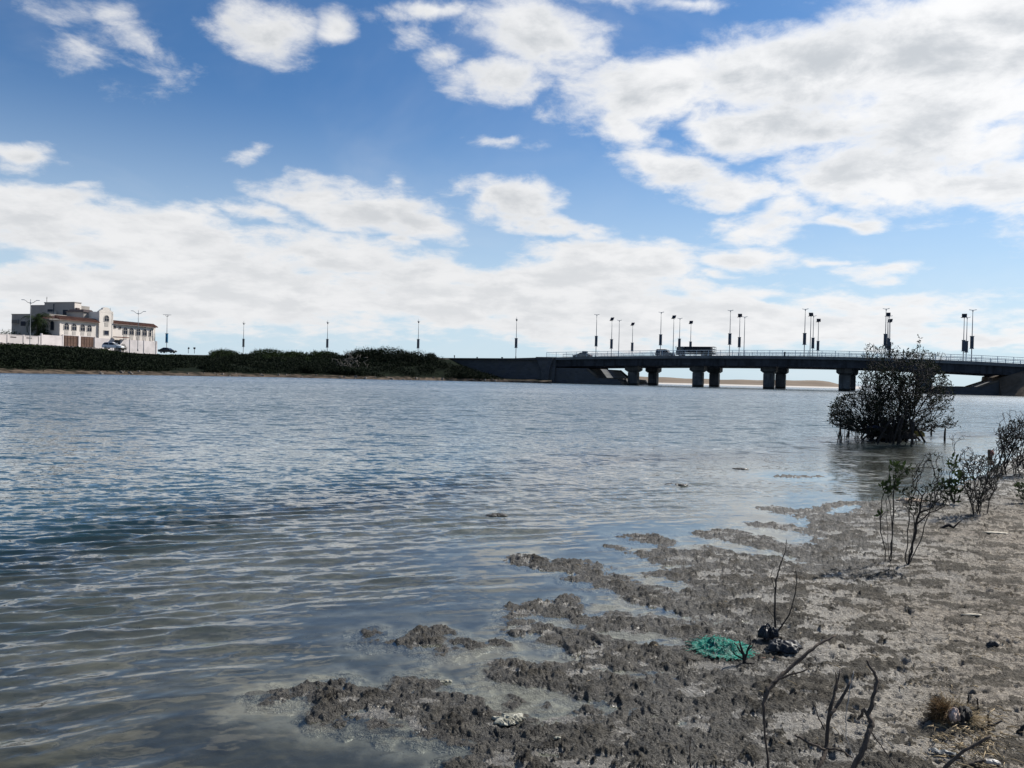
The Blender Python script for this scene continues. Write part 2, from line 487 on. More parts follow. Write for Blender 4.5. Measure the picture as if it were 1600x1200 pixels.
def polar(sector0, sector1, dth, coarse, radii):
    a = list(np.arange(rad(sector0), rad(sector1) + 1e-9, rad(dth)))
    rest = np.linspace(a[-1], a[0] + 2 * pi, int((360 - (sector1 - sector0)) / coarse) + 1)[1:-1]
    th = np.array(a + list(rest))
    TH, R = np.meshgrid(th, radii)
    X = R * np.sin(TH); Y = R * np.cos(TH)
    nr, nc = X.shape
    i = np.arange(nr - 1)[:, None] * nc + np.arange(nc)[None, :]
    j = np.arange(nr - 1)[:, None] * nc + (np.arange(nc)[None, :] + 1) % nc
    Fq = np.stack([i, i + nc, j + nc, j], -1).reshape(-1, 4)
    return X.ravel(), Y.ravel(), R.ravel(), Fq[:, ::-1], nr, nc

def drop_radii(r0, r1, step_px, hmax=1.0):
    """rings that lie one image row apart (768 px high picture)"""
    out = [r0]; r = r0
    while r < r1:
        r += max(step_px * (r * r + 2.2) / (768 * 1.5), 0.004) ; out.append(r)
    return out

def mud_material():
    m, t, out = mat_new('wet_mud')
    geo = t.node('ShaderNodeNewGeometry'); P = geo.outputs['Position']
    x, y, z = t.sep(P)
    at = t.node('ShaderNodeAttribute'); at.attribute_name = 'shore'
    sd = at.outputs['Fac']
    n1 = t.noise(P, 2.2, 6, 0.6, 0.3); n2 = t.noise(P, 16, 6, 0.65); n3 = t.noise(P, 70, 4, 0.7); n4 = t.noise(P, 0.7, 4, .55)
    aw = t.node('ShaderNodeAttribute'); aw.attribute_name = 'weed'
    weed = t.ramp(t.math('ADD', aw.outputs['Fac'], t.math('MULTIPLY_ADD', n2, 1.0, -0.5)), 0.30, 0.62)
    dry = t.ramp(t.math('ADD', sd, t.math('MULTIPLY_ADD', n1, 1.6, -0.8)), 0.2, 2.2)
    mud = t.mix(t.ramp(n2, 0.38, 0.62), (0.016, 0.014, 0.011), (0.088, 0.078, 0.062))
    mud = t.mix(t.ramp(t.noise(P, 34, 5, 0.7, 1.2), 0.56, 0.66, 0.0, 0.5), mud, (0.26, 0.235, 0.20))
    sand = t.mix(t.ramp(n2, 0.36, 0.66), (0.20, 0.172, 0.140), (0.46, 0.40, 0.325))
    siltc = t.mix(t.ramp(n4, 0.35, 0.65), (0.24, 0.225, 0.20), (0.40, 0.375, 0.33))
    light = t.mix(dry, siltc, sand)
    light = t.mix(t.ramp(n3, 0.50, 0.64, 0.0, 0.45), light, (0.07, 0.06, 0.048))
    light = t.mix(t.ramp(t.noise(t.mapping(P, scale=(.7, 1.2, 1)), 15, 6, 0.72, 0.6), 0.51, 0.61, 0.0, 0.60), light, (0.06, 0.052, 0.042))
    mud = t.mix(t.math('MULTIPLY', dry, 0.55), mud, (0.13, 0.113, 0.090))
    c = t.mix(t.math('MULTIPLY', weed, t.math('MULTIPLY_ADD', dry, -0.18, 1.0)), light, mud)
    # bed under water: olive silt, paler sand streaks
    bedc = t.mix(t.ramp(t.noise(t.mapping(P, rot=(0, 0, 0.55), scale=(1.0, 2.6, 1)), 1.5, 6, 0.62, 0.8), 0.42, 0.62), (0.022, 0.020, 0.014), (0.095, 0.082, 0.056))
    bedc = t.mix(t.math('MULTIPLY', t.ramp(t.noise(P, 5.0, 5, 0.7, 0.5), 0.52, 0.62), 0.75), bedc, (0.045, 0.040, 0.026))
    bedc = t.mix(t.math('MULTIPLY', t.ramp(t.noise(t.mapping(P, rot=(0, 0, 0.5), scale=(1.0, 2.2, 1)), 0.6, 5, 0.65, 1.0), 0.48, 0.58), 0.6), bedc, (0.035, 0.034, 0.018))
    c = t.mix(t.ramp(sd, -0.25, 0.02), bedc, c)
    # wet just above the waterline
    wet = t.ramp(t.math('ADD', z, t.math('MULTIPLY_ADD', n1, 0.05, -0.025)), 0.0, 0.045, 1.0, 0.0)
    c = t.mix(t.math('MULTIPLY', wet, 0.25), c, (0.045, 0.042, 0.037))
    p = t.node('ShaderNodeBsdfPrincipled')
    t.set(p.inputs['Base Color'], c)
    t.set(p.inputs['Roughness'], t.math('MULTIPLY_ADD', wet, t.math('MULTIPLY_ADD', weed, 0.22, -0.45), t.math('MULTIPLY_ADD', n2, 0.3, 0.62)))
    t.set(p.inputs['Specular IOR Level'], t.math('MULTIPLY_ADD', wet, 0.35, 0.08))
    b = t.node('ShaderNodeBump'); b.inputs['Strength'].default_value = 1.0; b.inputs['Distance'].default_value = 1.0
    bh = t.math('ADD', t.math('MULTIPLY', t.math('ABSOLUTE', t.math('SUBTRACT', t.noise(P, 30, 4, 0.65, 0.8), 0.5)), 0.060), t.math('MULTIPLY', t.noise(P, 85, 5, 0.7, 0.5), 0.016))
    t.set(b.inputs['Height'], t.math('MULTIPLY', bh, t.ramp(sd, -0.12, -0.02, 0.03, 1.0)))
    t.l.new(b.outputs[0], p.inputs['Normal'])
    t.l.new(p.outputs[0], out.inputs[0])
    return m

def build_ground():
    radii = [0.25, .5, .75, 1.0, 1.3, 1.6, 1.9] + drop_radii(2.2, 26, 0.95)
    while radii[-1] < 60: radii.append(radii[-1] * 1.03)
    while radii[-1] < 9000: radii.append(radii[-1] * 1.35)
    X, Y, R, Fq, nr, nc = polar(-36, 40, 0.062, 3.0, radii)
    sd = shore_sd_fast(np.stack([X, Y], 1))
    sdw = sd + np.where(R < 60, 0.09 * pn(X / .35, Y / .35, 21) + 0.07 * pn(X / .12, Y / .12, 22) + 0.03 * pn(X / .045, Y / .045, 23), 0)
    sdw = sdw + 0.018 * sstep(sdw, -.12, 0.0)
    Z = ground_h(X, Y, sdw)
    Z = np.where(R > 60, np.clip(Z, -1.6, 0.6), Z)
    V = np.stack([X, Y, Z], 1)
    # close the middle
    V = np.concatenate([V, [[0, 0, Z[0]]]]); sdw = np.append(sdw, sdw[0]); weed_a = weed_f(V[:, 0], V[:, 1], sdw) * (np.hypot(V[:, 0], V[:, 1]) < 60)
    me = np_mesh('ground', V, Fq, mud_material(), True, {'shore': sdw, 'weed': weed_a})
    bm_f = [(len(V) - 1, k, (k + 1) % nc) for k in range(nc)]
    o = obj_from('ground', me, kind='structure')
    cme = np_mesh('ground_cap', V[[*range(nc)] + [len(V) - 1]], np.array([(nc, (k + 1) % nc, k) for k in range(nc)]), me.materials[0], True, {'shore': sdw[[*range(nc)] + [len(V) - 1]], 'weed': weed_a[[*range(nc)] + [len(V) - 1]]})
    import bmesh
    b = bmesh.new(); b.from_mesh(me); b.from_mesh(cme); b.to_mesh(me); b.free()
    bpy.data.meshes.remove(cme)
    return o
ground = build_ground()

_gcache = {}
def gz(x, y):
    """height of the smooth mud under a point"""
    k = (round(x, 3), round(y, 3))
    if k not in _gcache:
        P = np.array([[x, y]])
        _gcache[k] = float(ground_h(P[:, 0], P[:, 1], shore_sd_fast(P))[0])
    return _gcache[k]
def gp(px, py):
    """point of the mud seen at a pixel"""
    z = 0.0
    for _ in range(8):
        x, y = flat_pt(px, py, z); z = 0.5 * z + 0.5 * gz(x, y)
    x, y = flat_pt(px, py, z)
    return Vector((x, y, gz(x, y)))

# ---- water
def water_material():
    m, t, out = mat_new('water')
    geo = t.node('ShaderNodeNewGeometry'); P = geo.outputs['Position']
    at = t.node('ShaderNodeAttribute'); at.attribute_name = 'depth'
    ac = t.node('ShaderNodeAttribute'); ac.attribute_name = 'calm'
    dist = t.vmath('LENGTH', P)
    Pr = t.mapping(P, rot=(0, 0, -0.25), scale=(0.45, 1.0, 1))
    Pr2 = t.mapping(P, rot=(0, 0, 0.12), scale=(0.42, 1.0, 1))
    farm = t.ramp(dist, 5, 30)
    gust = t.ramp(t.noise(t.mapping(P, scale=(0.35, 1, 1)), 0.07, 4, 0.6, 0.5), 0.35, 0.65, 0.8, 1.15)
    def slopes(v, sc_, det, k):
        c = t.noise(v, sc_, det, 0.6, 0.3, col=True)
        return t.vmath('SCALE', t.vmath('SUBTRACT', c, (0.5, 0.5, 0.5)), scale=k)
    near = t.math('SUBTRACT', 1.0, farm)
    s1 = slopes(Pr, 13.0, 3, 0.95)
    s2 = t.vmath('SCALE', slopes(Pr2, 3.4, 4, 1.9), scale=farm)
    s3 = t.vmath('SCALE', slopes(Pr, 0.9, 3, 0.9), scale=farm)
    s4 = t.vmath('SCALE', slopes(t.mapping(P, scale=(0.5, 1, 1)), 0.12, 3, 0.30), scale=farm)
    sl = t.vmath('ADD', t.vmath('ADD', s1, s2), t.vmath('ADD', s3, s4))
    sl = t.vmath('MULTIPLY', sl, (0.55, 1.0, 0.0))
    sl = t.vmath('SCALE', sl, scale=t.math('MULTIPLY', gust, t.math('MULTIPLY_ADD', ac.outputs['Fac'], -0.93, 1.0)))
    nrm = t.vmath('NORMALIZE', t.vmath('ADD', geo.outputs['Normal'], sl))
    # a facet that would mirror something below the horizon sees the water again: fold it up to the sky
    I0 = geo.outputs['Incoming']; Iv = t.vmath('SCALE', I0, scale=t.math('SIGN', t.sep(I0)[2]))
    Rv = t.vmath('SUBTRACT', t.vmath('SCALE', nrm, scale=t.math('MULTIPLY', t.vmath('DOT_PRODUCT', nrm, Iv), 2.0)), Iv)
    rx_, ry_, rz_ = t.sep(Rv)
    Rf = t.comb(rx_, ry_, t.math('ADD', t.math('ABSOLUTE', rz_), 0.012))
    nrm = t.vmath('NORMALIZE', t.vmath('ADD', Iv, t.vmath('NORMALIZE', Rf)))
    cs = t.math('ABSOLUTE', t.vmath('DOT_PRODUCT', Iv, nrm))
    frs = t.math('MULTIPLY_ADD', t.math('POWER', t.math('SUBTRACT', 1.0, cs), 5.0), 0.975, 0.022)
    gl = t.node('ShaderNodeBsdfGlossy'); gl.inputs['Roughness'].default_value = 0.03
    t.set(gl.inputs['Roughness'], t.ramp(dist, 8, 120, 0.02, 0.22))
    t.l.new(nrm, gl.inputs['Normal'])
    gl.inputs['Color'].default_value = (1, 1, 1, 1)
    trn = t.node('ShaderNodeBsdfTransparent'); trn.inputs[0].default_value = (0.88, 0.91, 0.86, 1)
    df = t.node('ShaderNodeBsdfDiffuse'); df.inputs[0].default_value = (0.024, 0.058, 0.074, 1)
    mx = t.node('ShaderNodeMixShader')
    t.set(mx.inputs[0], t.ramp(at.outputs['Fac'], 0.03, 0.36))
    t.l.new(trn.outputs[0], mx.inputs[1]); t.l.new(df.outputs[0], mx.inputs[2])
    m2 = t.node('ShaderNodeMixShader')
    t.l.new(frs, m2.inputs[0]); t.l.new(mx.outputs[0], m2.inputs[1]); t.l.new(gl.outputs[0], m2.inputs[2])
    t.l.new(m2.outputs[0], out.inputs[0])
    return m

def build_water():
    radii = [0.25, 0.8, 1.4, 1.9] + drop_radii(2.2, 40, 0.62)
    while radii[-1] < 400: radii.append(radii[-1] * 1.03)
    while radii[-1] < 9000: radii.append(radii[-1] * 1.3)
    X, Y, R, Fq, nr, nc = polar(-38, 40, 0.095, 4.0, radii)
    sd = shore_sd_fast(np.stack([X, Y], 1))
    outw = np.maximum(-sd, 0)
    calm = 1 - sstep(outw + 0.25 * pn(X / 1.1, Y / 1.1, 41), 0.15, 1.5)
    # more sheltered towards the right-hand shallows
    shel = sstep(X - 0.18 * Y, 0.2, 2.6) * (1 - sstep(R, 9, 22))
    calm = np.clip(np.maximum(calm, 0.62 * shel), 0, 1)
    rr = np.asarray(radii); dr = np.gradient(rr)
    spacing = np.repeat(dr, nc)
    rng = random.Random(11)
    Z = np.zeros_like(X)
    wx = X + 0.10 * pn(X / 1.3, Y / 1.3, 42); wy = Y + 0.10 * pn(X / 1.3, Y / 1.3, 43)
    act = R < 60
    xa, ya, sp = wx[act], wy[act], spacing[act]
    za = np.zeros(len(xa))
    for k in range(64):
        lam = 0.075 * (0.95 / 0.075) ** (k / 63.0) * rng.uniform(0.93, 1.07)
        ang = rad(-22) + rng.gauss(0, 0.30 if lam > .2 else .6)
        kx, ky = -sin(-ang), cos(ang)
        ph = rng.uniform(0, 2 * pi)
        slope = 0.038 + 0.034 * math.exp(-(math.log(lam / 0.24) / 0.42) ** 2)
        if lam > 0.45: slope *= 0.45
        amp = slope * lam / (2 * pi) * rng.uniform(0.6, 1.3)
        th = 2 * pi / lam * (xa * kx + ya * ky) + ph
        s = 0.5 + 0.5 * np.sin(th)
        za += 1.12 * amp * (2 * s ** 3.0 - 0.62) * sstep(lam / sp, 2.2, 4.5)
    grp = 0.72 + 0.75 * pn(X[act] / 2.2, Y[act] / 1.6, 44)
    Z[act] = za * np.clip(grp, 0.45, 1.15) * (1 - 0.45 * sstep(R[act], 5, 13)) * (1 - 0.96 * calm[act]) * (1 - sstep(R[act], 45, 60))
    depth = -ground_h(X, Y, sd, False)
    V = np.stack([X, Y, Z], 1)
    me = np_mesh('river_water', V, Fq, water_material(), True, {'depth': np.maximum(depth, 0), 'calm': calm})
    return obj_from('river_water', me, kind='structure')
water = build_water()
# ------------------------------------------------------------------ road line, bridge, far banks
AX = Vector((0.901, -0.433, 0)); NX = Vector((0.433, 0.901, 0))   # along the road, across it (away from us)
def RB(s, o, z): return (AX.x * s + NX.x * o, 192 + AX.y * s + NX.y * o, z)
def s_at(px, py, o):
    d = ray(px, py); t = d.x / d.y
    return (t * (192 + o * NX.y) - o * NX.x) / (AX.x - t * AX.y)
def z_at(px, py, dist_y):
    d = ray(px, py); return EYE + d.z / d.y * dist_y
def zd(s):
    if s < -20: return 5.65
    z = 7.1 - (0.0003 if s < 66 else 0.0006) * (s - 66) ** 2
    if s < 0: z = 5.8 + (5.65 - 5.8) * min(1, -s / 20)
    if s > 125: z = 7.1 - 0.0006 * 59 ** 2 - 0.0
    return z

M_conc = simple_mat('weathered_concrete', (0.12, 0.125, 0.13), 0.85, 0.35, 0.6, bump=0.02, bscale=3)
def conc_mat(name, a, b, tide=True):
    m, t, out = mat_new(name)
    geo = t.node('ShaderNodeNewGeometry'); P = geo.outputs['Position']; x, y, z = t.sep(P)
    n = t.noise(P, 0.5, 5, .6); st = t.noise(t.mapping(P, scale=(1.6, 1.6, .16)), 1.0, 5, .65)
    c = t.mix(t.ramp(n, .35, .65), a, b)
    c = t.mix(t.ramp(st, .48, .66, 0, .7), c, tuple(v * .4 for v in b))
    c = t.mix(t.ramp(t.noise(t.mapping(P, scale=(.4, .4, 3.0)), 1.0, 4, .6), .60, .72, 0, .5), c, tuple(min(1, v * 2.0) for v in a))
    if tide: c = t.mix(t.ramp(t.math('ADD', z, t.math('MULTIPLY', n, .5)), .55, .85, 1, 0), c, (.018, .018, .015))
    p = t.node('ShaderNodeBsdfPrincipled'); t.set(p.inputs['Base Color'], c); p.inputs['Roughness'].default_value = .9
    p.inputs['Specular IOR Level'].default_value = .2
    t.l.new(p.outputs[0], out.inputs[0]); return m
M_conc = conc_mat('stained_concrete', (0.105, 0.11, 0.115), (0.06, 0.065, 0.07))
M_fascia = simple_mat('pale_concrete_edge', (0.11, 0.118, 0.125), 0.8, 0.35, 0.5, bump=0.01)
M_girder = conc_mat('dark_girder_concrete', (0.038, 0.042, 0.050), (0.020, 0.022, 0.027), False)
M_asph = simple_mat('asphalt', (0.05, 0.05, 0.052), 0.9, 0.3, 1.5)
M_rail = simple_mat('pale_blue_rail_paint', (0.42, 0.50, 0.56), 0.5, 0.2, 1.0)
M_mesh = simple_mat('rail_mesh_wire', (0.20, 0.23, 0.26), 0.5, 0.2, 1.0)
M_pole = simple_mat('galvanised_pole', (0.17, 0.18, 0.19), 0.5, 0.2, 2.0, metal=0.3)
M_banner = simple_mat('slate_banner_fabric', (0.045, 0.060, 0.085), 0.8, 0.4, 1.5)
M_bannerb = simple_mat('blue_banner_print', (0.05, 0.25, 0.42), 0.7, 0.1, 1.5, col2=(0.02, 0.06, 0.12))
M_panel = simple_mat('solar_panel_dark', (0.012, 0.014, 0.02), 0.25, 0.3, 3.0)
M_lamp = simple_mat('pale_lamp_housing', (0.40, 0.42, 0.44), 0.5, 0.15, 3.0)
M_rust = simple_mat('brown_steel_door', (0.11, 0.058, 0.038), 0.7, 0.45, 0.9, stretch=(1, 1, 0.6))

def stone_mat(name, a, b, sc_=1.0):
    m, t, out = mat_new(name)
    tc = t.node('ShaderNodeTexCoord')
    geo = t.node('ShaderNodeNewGeometry')
    x, y, z = t.sep(geo.outputs['Position'])
    s_ = t.math('ADD', t.math('MULTIPLY', x, AX.x), t.math('MULTIPLY', y, AX.y))
    br = t.node('ShaderNodeTexBrick'); br.inputs['Scale'].default_value = 1.0
    br.inputs['Brick Width'].default_value = 0.9 * sc_; br.inputs['Row Height'].default_value = 0.42 * sc_; br.inputs['Mortar Size'].default_value = 0.035
    br.inputs['Color1'].default_value = (*a, 1); br.inputs['Color2'].default_value = (*b, 1); br.inputs['Mortar'].default_value = (0.05, 0.05, 0.05, 1)
    t.set(br.inputs['Vector'], t.comb(s_, z, 0))
    n = t.noise(geo.outputs['Position'], 0.5, 5, 0.6)
    c = t.mix(t.ramp(n, 0.4, 0.65, 0, 0.6), br.outputs['Color'], (0.05, 0.052, 0.05))
    p = t.node('ShaderNodeBsdfPrincipled'); t.set(p.inputs['Base Color'], c); p.inputs['Roughness'].default_value = 0.9
    t.l.new(p.outputs[0], out.inputs[0])
    return m
M_stone = stone_mat('coursed_stone', (0.030, 0.035, 0.045), (0.055, 0.060, 0.070))
M_pitch = simple_mat('pitched_stone_slope', (0.10, 0.085, 0.068), 0.9, 0.5, 0.8, bump=0.05, bscale=2)
M_earth = simple_mat('brown_bank_earth', (0.125, 0.096, 0.070), 0.95, 0.45, 0.35, bump=0.10, bscale=0.8, spec=0.05)
M_sandfar = simple_mat('far_brown_sand', (0.20, 0.155, 0.115), 0.95, 0.25, 0.05, spec=.1)
M_sandpale = simple_mat('pale_wet_sand', (0.52, 0.47, 0.41), 0.5, 0.15, 0.03)

def ribbon(mb, s0, s1, prof, step=4.0, o_shift=0.0):
    """extrude a closed (offset, height above road) profile along the road"""
    n = max(2, int((s1 - s0) / step) + 1)
    S = [s0 + (s1 - s0) * i / (n - 1) for i in range(n)]
    P = []; m = len(prof)
    for s in S:
        z0 = zd(s)
        P += [RB(s, o + o_shift, z0 + h) for (o, h) in prof]
    Fc = []
    for i in range(n - 1):
        for k in range(m):
            k2 = (k + 1) % m
            Fc.append((i * m + k, (i + 1) * m + k, (i + 1) * m + k2, i * m + k2))
    Fc.append(tuple(range(m))); Fc.append(tuple((n - 1) * m + k for k in range(m - 1, -1, -1)))
    mb.poly(P, Fc)

PIER_PX = [(990, 1021), (1091, 1116.6), (1201.8, 1220), (1320, 1329), (1446, 1440)]
S_L, S_R = 11.0, 107.0
def make_bridge(o0, o1, which, label):
    oc = (o0 + o1) / 2
    root = empty('road_bridge', RB(58, oc, 0))
    tag(root, label, 'bridge', 'twin road bridges over the river')
    inv = Vector(root.location)
    def loc(mb):
        mb.v = [(v[0] - inv.x, v[1] - inv.y, v[2] - inv.z) for v in mb.v]; return mb
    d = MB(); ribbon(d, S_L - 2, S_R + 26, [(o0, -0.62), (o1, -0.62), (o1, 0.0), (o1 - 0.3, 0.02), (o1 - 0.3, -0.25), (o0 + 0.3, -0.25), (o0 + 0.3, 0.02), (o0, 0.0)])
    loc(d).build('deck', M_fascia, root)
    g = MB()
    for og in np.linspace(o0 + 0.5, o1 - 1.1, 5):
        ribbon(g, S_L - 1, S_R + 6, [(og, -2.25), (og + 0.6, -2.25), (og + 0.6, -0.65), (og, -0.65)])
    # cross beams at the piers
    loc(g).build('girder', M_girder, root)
    for (pn_, pf) in PIER_PX:
        s = s_at(pn_ if which == 0 else pf, 585, oc)
        col = MB(); zt = zd(s) - 2.27
        rz = atan2(AX.y, AX.x)
        c = RB(s, oc, 0)
        ch = zt - 1.35 + 1.2
        # column with slightly rounded corners
        col.box((c[0] - inv.x, c[1] - inv.y, -1.2 + ch / 2), (2.25, 2.3, ch), rz, bev=0.12)
        po = col.build('pier', M_conc, root)
        cap = MB()
        zb = zt - 1.35
        def L(u, w, z):
            return (c[0] - inv.x + AX.x * u + NX.x * w, c[1] - inv.y + AX.y * u + NX.y * w, z)
        lv = [(1.13, 1.15, zb + 0.01), (1.62, 1.95, zb + 0.45), (1.62, 1.95, zt)]
        P = []
        for (a, b_, z) in lv: P += [L(-a, -b_, z), L(a, -b_, z), L(a, b_, z), L(-a, b_, z)]
        Fc = [(3, 2, 1, 0), (8, 9, 10, 11)]
        for q in range(2):
            for k in range(4):
                k2 = (k + 1) % 4; Fc.append((q * 4 + k, q * 4 + k2, q * 4 + 4 + k2, q * 4 + 4 + k))
        cap.poly(P, Fc); cap.build('pier_cap', M_conc, po)
    # railings on both edges: posts, top rail, two thin rails and welded mesh bays
    for oe in (o0 + 0.12, o1 - 0.12):
        r = MB(); s = S_L - 1.5 if which == 0 else S_L + 2
        k = 0; rnd = random.Random(int(oe * 10))
        while s < S_R + 22:
            z = zd(s)
            r.box((RB(s, oe, 0)[0] - inv.x, RB(s, oe, 0)[1] - inv.y, z + 0.60), (0.09, 0.09, 1.2), 0.0)
            s2 = s + 2.6
            a = Vector(RB(s, oe, zd(s))) - inv; b_ = Vector(RB(s2, oe, zd(s2))) - inv
            for hh, rr in ((1.2, 0.05), (0.62, 0.025), (0.2, 0.025)):
                r.tube([a + Vector((0, 0, hh)), b_ + Vector((0, 0, hh))], rr, 4, cap=False)
            nb = 9
            for q in range(1, nb):
                if rnd.random() < 0.12: continue
                p_ = a.lerp(b_, q / nb)
                r.tube([p_ + Vector((0, 0, 0.2)), p_ + Vector((0, 0, 1.18))], 0.012, 3, cap=False)
            s = s2; k += 1
        r.build('railing', M_rail, root)
    return root
make_bridge(-0.9, 10.2, 0, 'nearer of the two parallel road bridges, carrying the vehicles on mushroom-capped concrete piers')
make_bridge(17.0, 27.4, 1, 'farther parallel road bridge seen behind and between the piers of the near one')

# abutments
def slope_block(name, s_out, s_top, s_bot, s_ledge, label, z_foot=1.5):
    """stone abutment: solid under the deck, pitched slope down to a low ledge"""
    root = empty(name, RB(s_top, 12, 0)); inv = Vector(root.location)
    tag(root, label, 'bridge abutment')
    o0, o1 = -0.75, 24.5
    ztop = min(zd(s_top), zd(s_out)) - 2.32
    sgn = 1 if s_ledge > s_out else -1
    a = MB()
    prof = [(s_out, -1.2), (s_ledge + sgn * 2.5, -1.2), (s_ledge, 1.25), (s_bot, z_foot), (s_top, ztop), (s_out, ztop)]
    def f(o): return lambda s, z: tuple(Vector(RB(s, o, z)) - inv)
    a.prism(prof, f(o0), f(o1)); a.build('abutment_core', M_stone, root)
    # coping strips along the slope edges
    for oo in (o0 - 0.18, o1 - 0.1):
        c = MB(); c.prism([(s_top - sgn * .2, ztop - 0.1), (s_bot - sgn * .15, z_foot), (s_bot + sgn * .45, z_foot + 0.12), (s_top + sgn * .35, ztop + 0.02)], f(oo), f(oo + 0.45)); c.build('slope_coping', M_pitch, root)
    l = MB(); rnd = random.Random(5)
    for i in range(60):
        s = s_bot + (s_ledge + sgn * 2.2 - s_bot) * rnd.random(); o = rnd.uniform(o0, o0 + 14)
        z = 1.3 if abs(s - s_bot) < abs(s_ledge - s_bot) else 0.5
        p = Vector(RB(s, o, z)) - inv
        l.box(p, (rnd.uniform(.5, 1.8), rnd.uniform(.4, 1.2), rnd.uniform(.2, .55)), rnd.uniform(0, 3), 0.8)
    l.build('fallen_slabs', M_pitch, root)
    return root
slope_block('bridge_abutment', 6.0, 20.0, 22.6, 27.5, 'dark stone abutment under the left end of the bridges')
slope_block('bridge_abutment', 118.0, 104.2, 100.4, 94.0, 'dark abutment with low ledge under the right end of the bridges')

# stone retaining wall left of the bridge
def wall_z(s): return zd(s) + 0.05
ww = MB()
S0, S1 = -48.0, 12.0
prof_s = np.linspace(S0, S1, 22)
P = []
for s in prof_s:
    P += [RB(s, -1.6 + (0.0 if s < 6 else 0), -1.0), RB(s, -1.0, wall_z(s)), RB(s, -0.4, wall_z(s)), RB(s, -0.2, -1.0)]
Fc = []
for i in range(len(prof_s) - 1):
    for k in range(4):
        k2 = (k + 1) % 4; Fc.append((i * 4 + k, i * 4 + 4 + k, i * 4 + 4 + k2, i * 4 + k2))
Fc += [(0, 1, 2, 3), tuple(len(P) - 4 + k for k in (3, 2, 1, 0))]
ww.poly(P, Fc)
wr = empty('retaining_wall', (0, 0, 0)); tag(wr, 'long coursed stone retaining wall between the green bank and the bridge', 'wall')
ww.build('wall_face', M_stone, wr)
b = MB()
for s, w in ((9.4, 4.6),):
    zt = zd(s) + 0.1
    prof = [(s - w / 2, zt), (s + w / 2, zt), (s + w / 2 - .8, 3.4), (s + w / 2 - 1.3, -1), (s + w / 2 - 3.2, -1), (s + w / 2 - 3.0, 3.0)]
    b.prism(prof, lambda s_, z: RB(s_, -1.9, z), lambda s_, z: RB(s_, -1.05, z))
b.build('wing_buttress', M_stone, wr)

# ------------------------------------------------------------------ left bank (earth), plateau behind, far spit, right bank
WL = [(-700, 574), (-300, 578), (0, 583), (150, 585), (300, 587.5), (420, 589.3), (500, 591), (600, 593.2), (700, 594.8), (800, 597.4), (862, 599.5)]
def bank_lines():
    rows = []
    for i in range(len(WL) - 1):
        for k in range(6):
            f = k / 6
            rows.append((WL[i][0] + (WL[i + 1][0] - WL[i][0]) * f, WL[i][1] + (WL[i + 1][1] - WL[i][1]) * f))
    rows.append(WL[-1]); return rows
def crest_pt(px):
    """edge of the street along the top of the bank"""
    if px < 250:
        # the street that runs past the villa
        d = ray(px, 575); t = d.x / d.y
        P0 = (-101.0, 171.0); dv = (0.36, 0.933)
        s = (t * P0[1] - P0[0]) / (dv[0] - t * dv[1])
        x, y = P0[0] + dv[0] * s, P0[1] + dv[1] * s
        if y < 120 or y > 210:
            x, y = t * 150, 150
        w = min(1, max(0, (px - 150) / 100)); 
        s2 = s_at(px, 575, -2.0); q = RB(s2, -2.0, 0)
        return (x * (1 - w) + q[0] * w, y * (1 - w) + q[1] * w)
    s = s_at(px, 575, -2.0); q = RB(s, -2.0, 0)
    return (q[0], q[1])
BANK_ROWS = bank_lines()
def bank_pt(px, f, rows=BANK_ROWS):
    """f=0 waterline, f=1 crest"""
    py = np.interp(px, [r[0] for r in WL], [r[1] for r in WL])
    w = flat_pt(px, py, 0); c = crest_pt(px)
    x = w[0] + (c[0] - w[0]) * f; y = w[1] + (c[1] - w[1]) * f
    zt = 5.55
    prof = np.interp(f, [-0.05, 0, 0.03, 0.12, 0.35, 0.8, 1.0, 1.5], [-0.6, -0.05, 0.45, 0.9, 2.6, 4.9, zt, zt])
    if px > 700 and prof > .5: prof = .5 + (prof - .5) * max(0.04, 1 - (px - 700) / 70.0)
    return Vector((x, y, float(prof)))
Vb = []; fr_ = [-0.12, 0, 0.02, 0.05, 0.1, 0.16, 0.25, 0.35, 0.5, 0.65, 0.8, 0.92, 1.0, 1.05]
for (px, py) in BANK_ROWS:
    for f in fr_:
        p = bank_pt(px, f)
        nz = 0.35 * float(pn(np.array([p.x / 4.0]), np.array([p.y / 4.0]), 51)[0]) if 0.02 < f < 0.95 else 0
        Vb.append((p.x, p.y, p.z + nz * 0.6 - (0.5 if f < -0.1 else 0)))
nb = len(fr_); Fb = []
for i in range(len(BANK_ROWS) - 1):
    for k in range(nb - 1):
        Fb.append((i * nb + k, (i + 1) * nb + k, (i + 1) * nb + k + 1, i * nb + k + 1))
# bank material: sandy rim at the foot, soil and grass above
m, t, out = mat_new('bank_soil')
geo = t.node('ShaderNodeNewGeometry'); P_ = geo.outputs['Position']; x_, y_, z_ = t.sep(P_)
nz_ = t.noise(P_, 0.6, 6, 0.65); 
rim = t.ramp(t.math('ADD', z_, t.math('MULTIPLY_ADD', nz_, 1.6, -0.8)), 0.3, 0.8)
c_ = t.mix(t.ramp(nz_, 0.35, 0.65), (0.12, 0.092, 0.07), (0.03, 0.024, 0.019))
gr_ = t.mix(t.ramp(t.noise(P_, 1.4, 5, 0.6), 0.4, 0.6), (0.010, 0.014, 0.008), (0.005, 0.008, 0.005))
gr_ = t.mix(t.math('MULTIPLY', t.ramp(z_, 5.2, 5.6), t.ramp(nz_, 0.45, 0.6)), gr_, (0.22, 0.20, 0.17))
c_ = t.mix(rim, c_, gr_)
p_ = t.node('ShaderNodeBsdfPrincipled'); t.set(p_.inputs['Base Color'], c_); p_.inputs['Roughness'].default_value = 1.0; p_.inputs['Specular IOR Level'].default_value = 0.03
t.l.new(p_.outputs[0], out.inputs[0]); M_bank = m
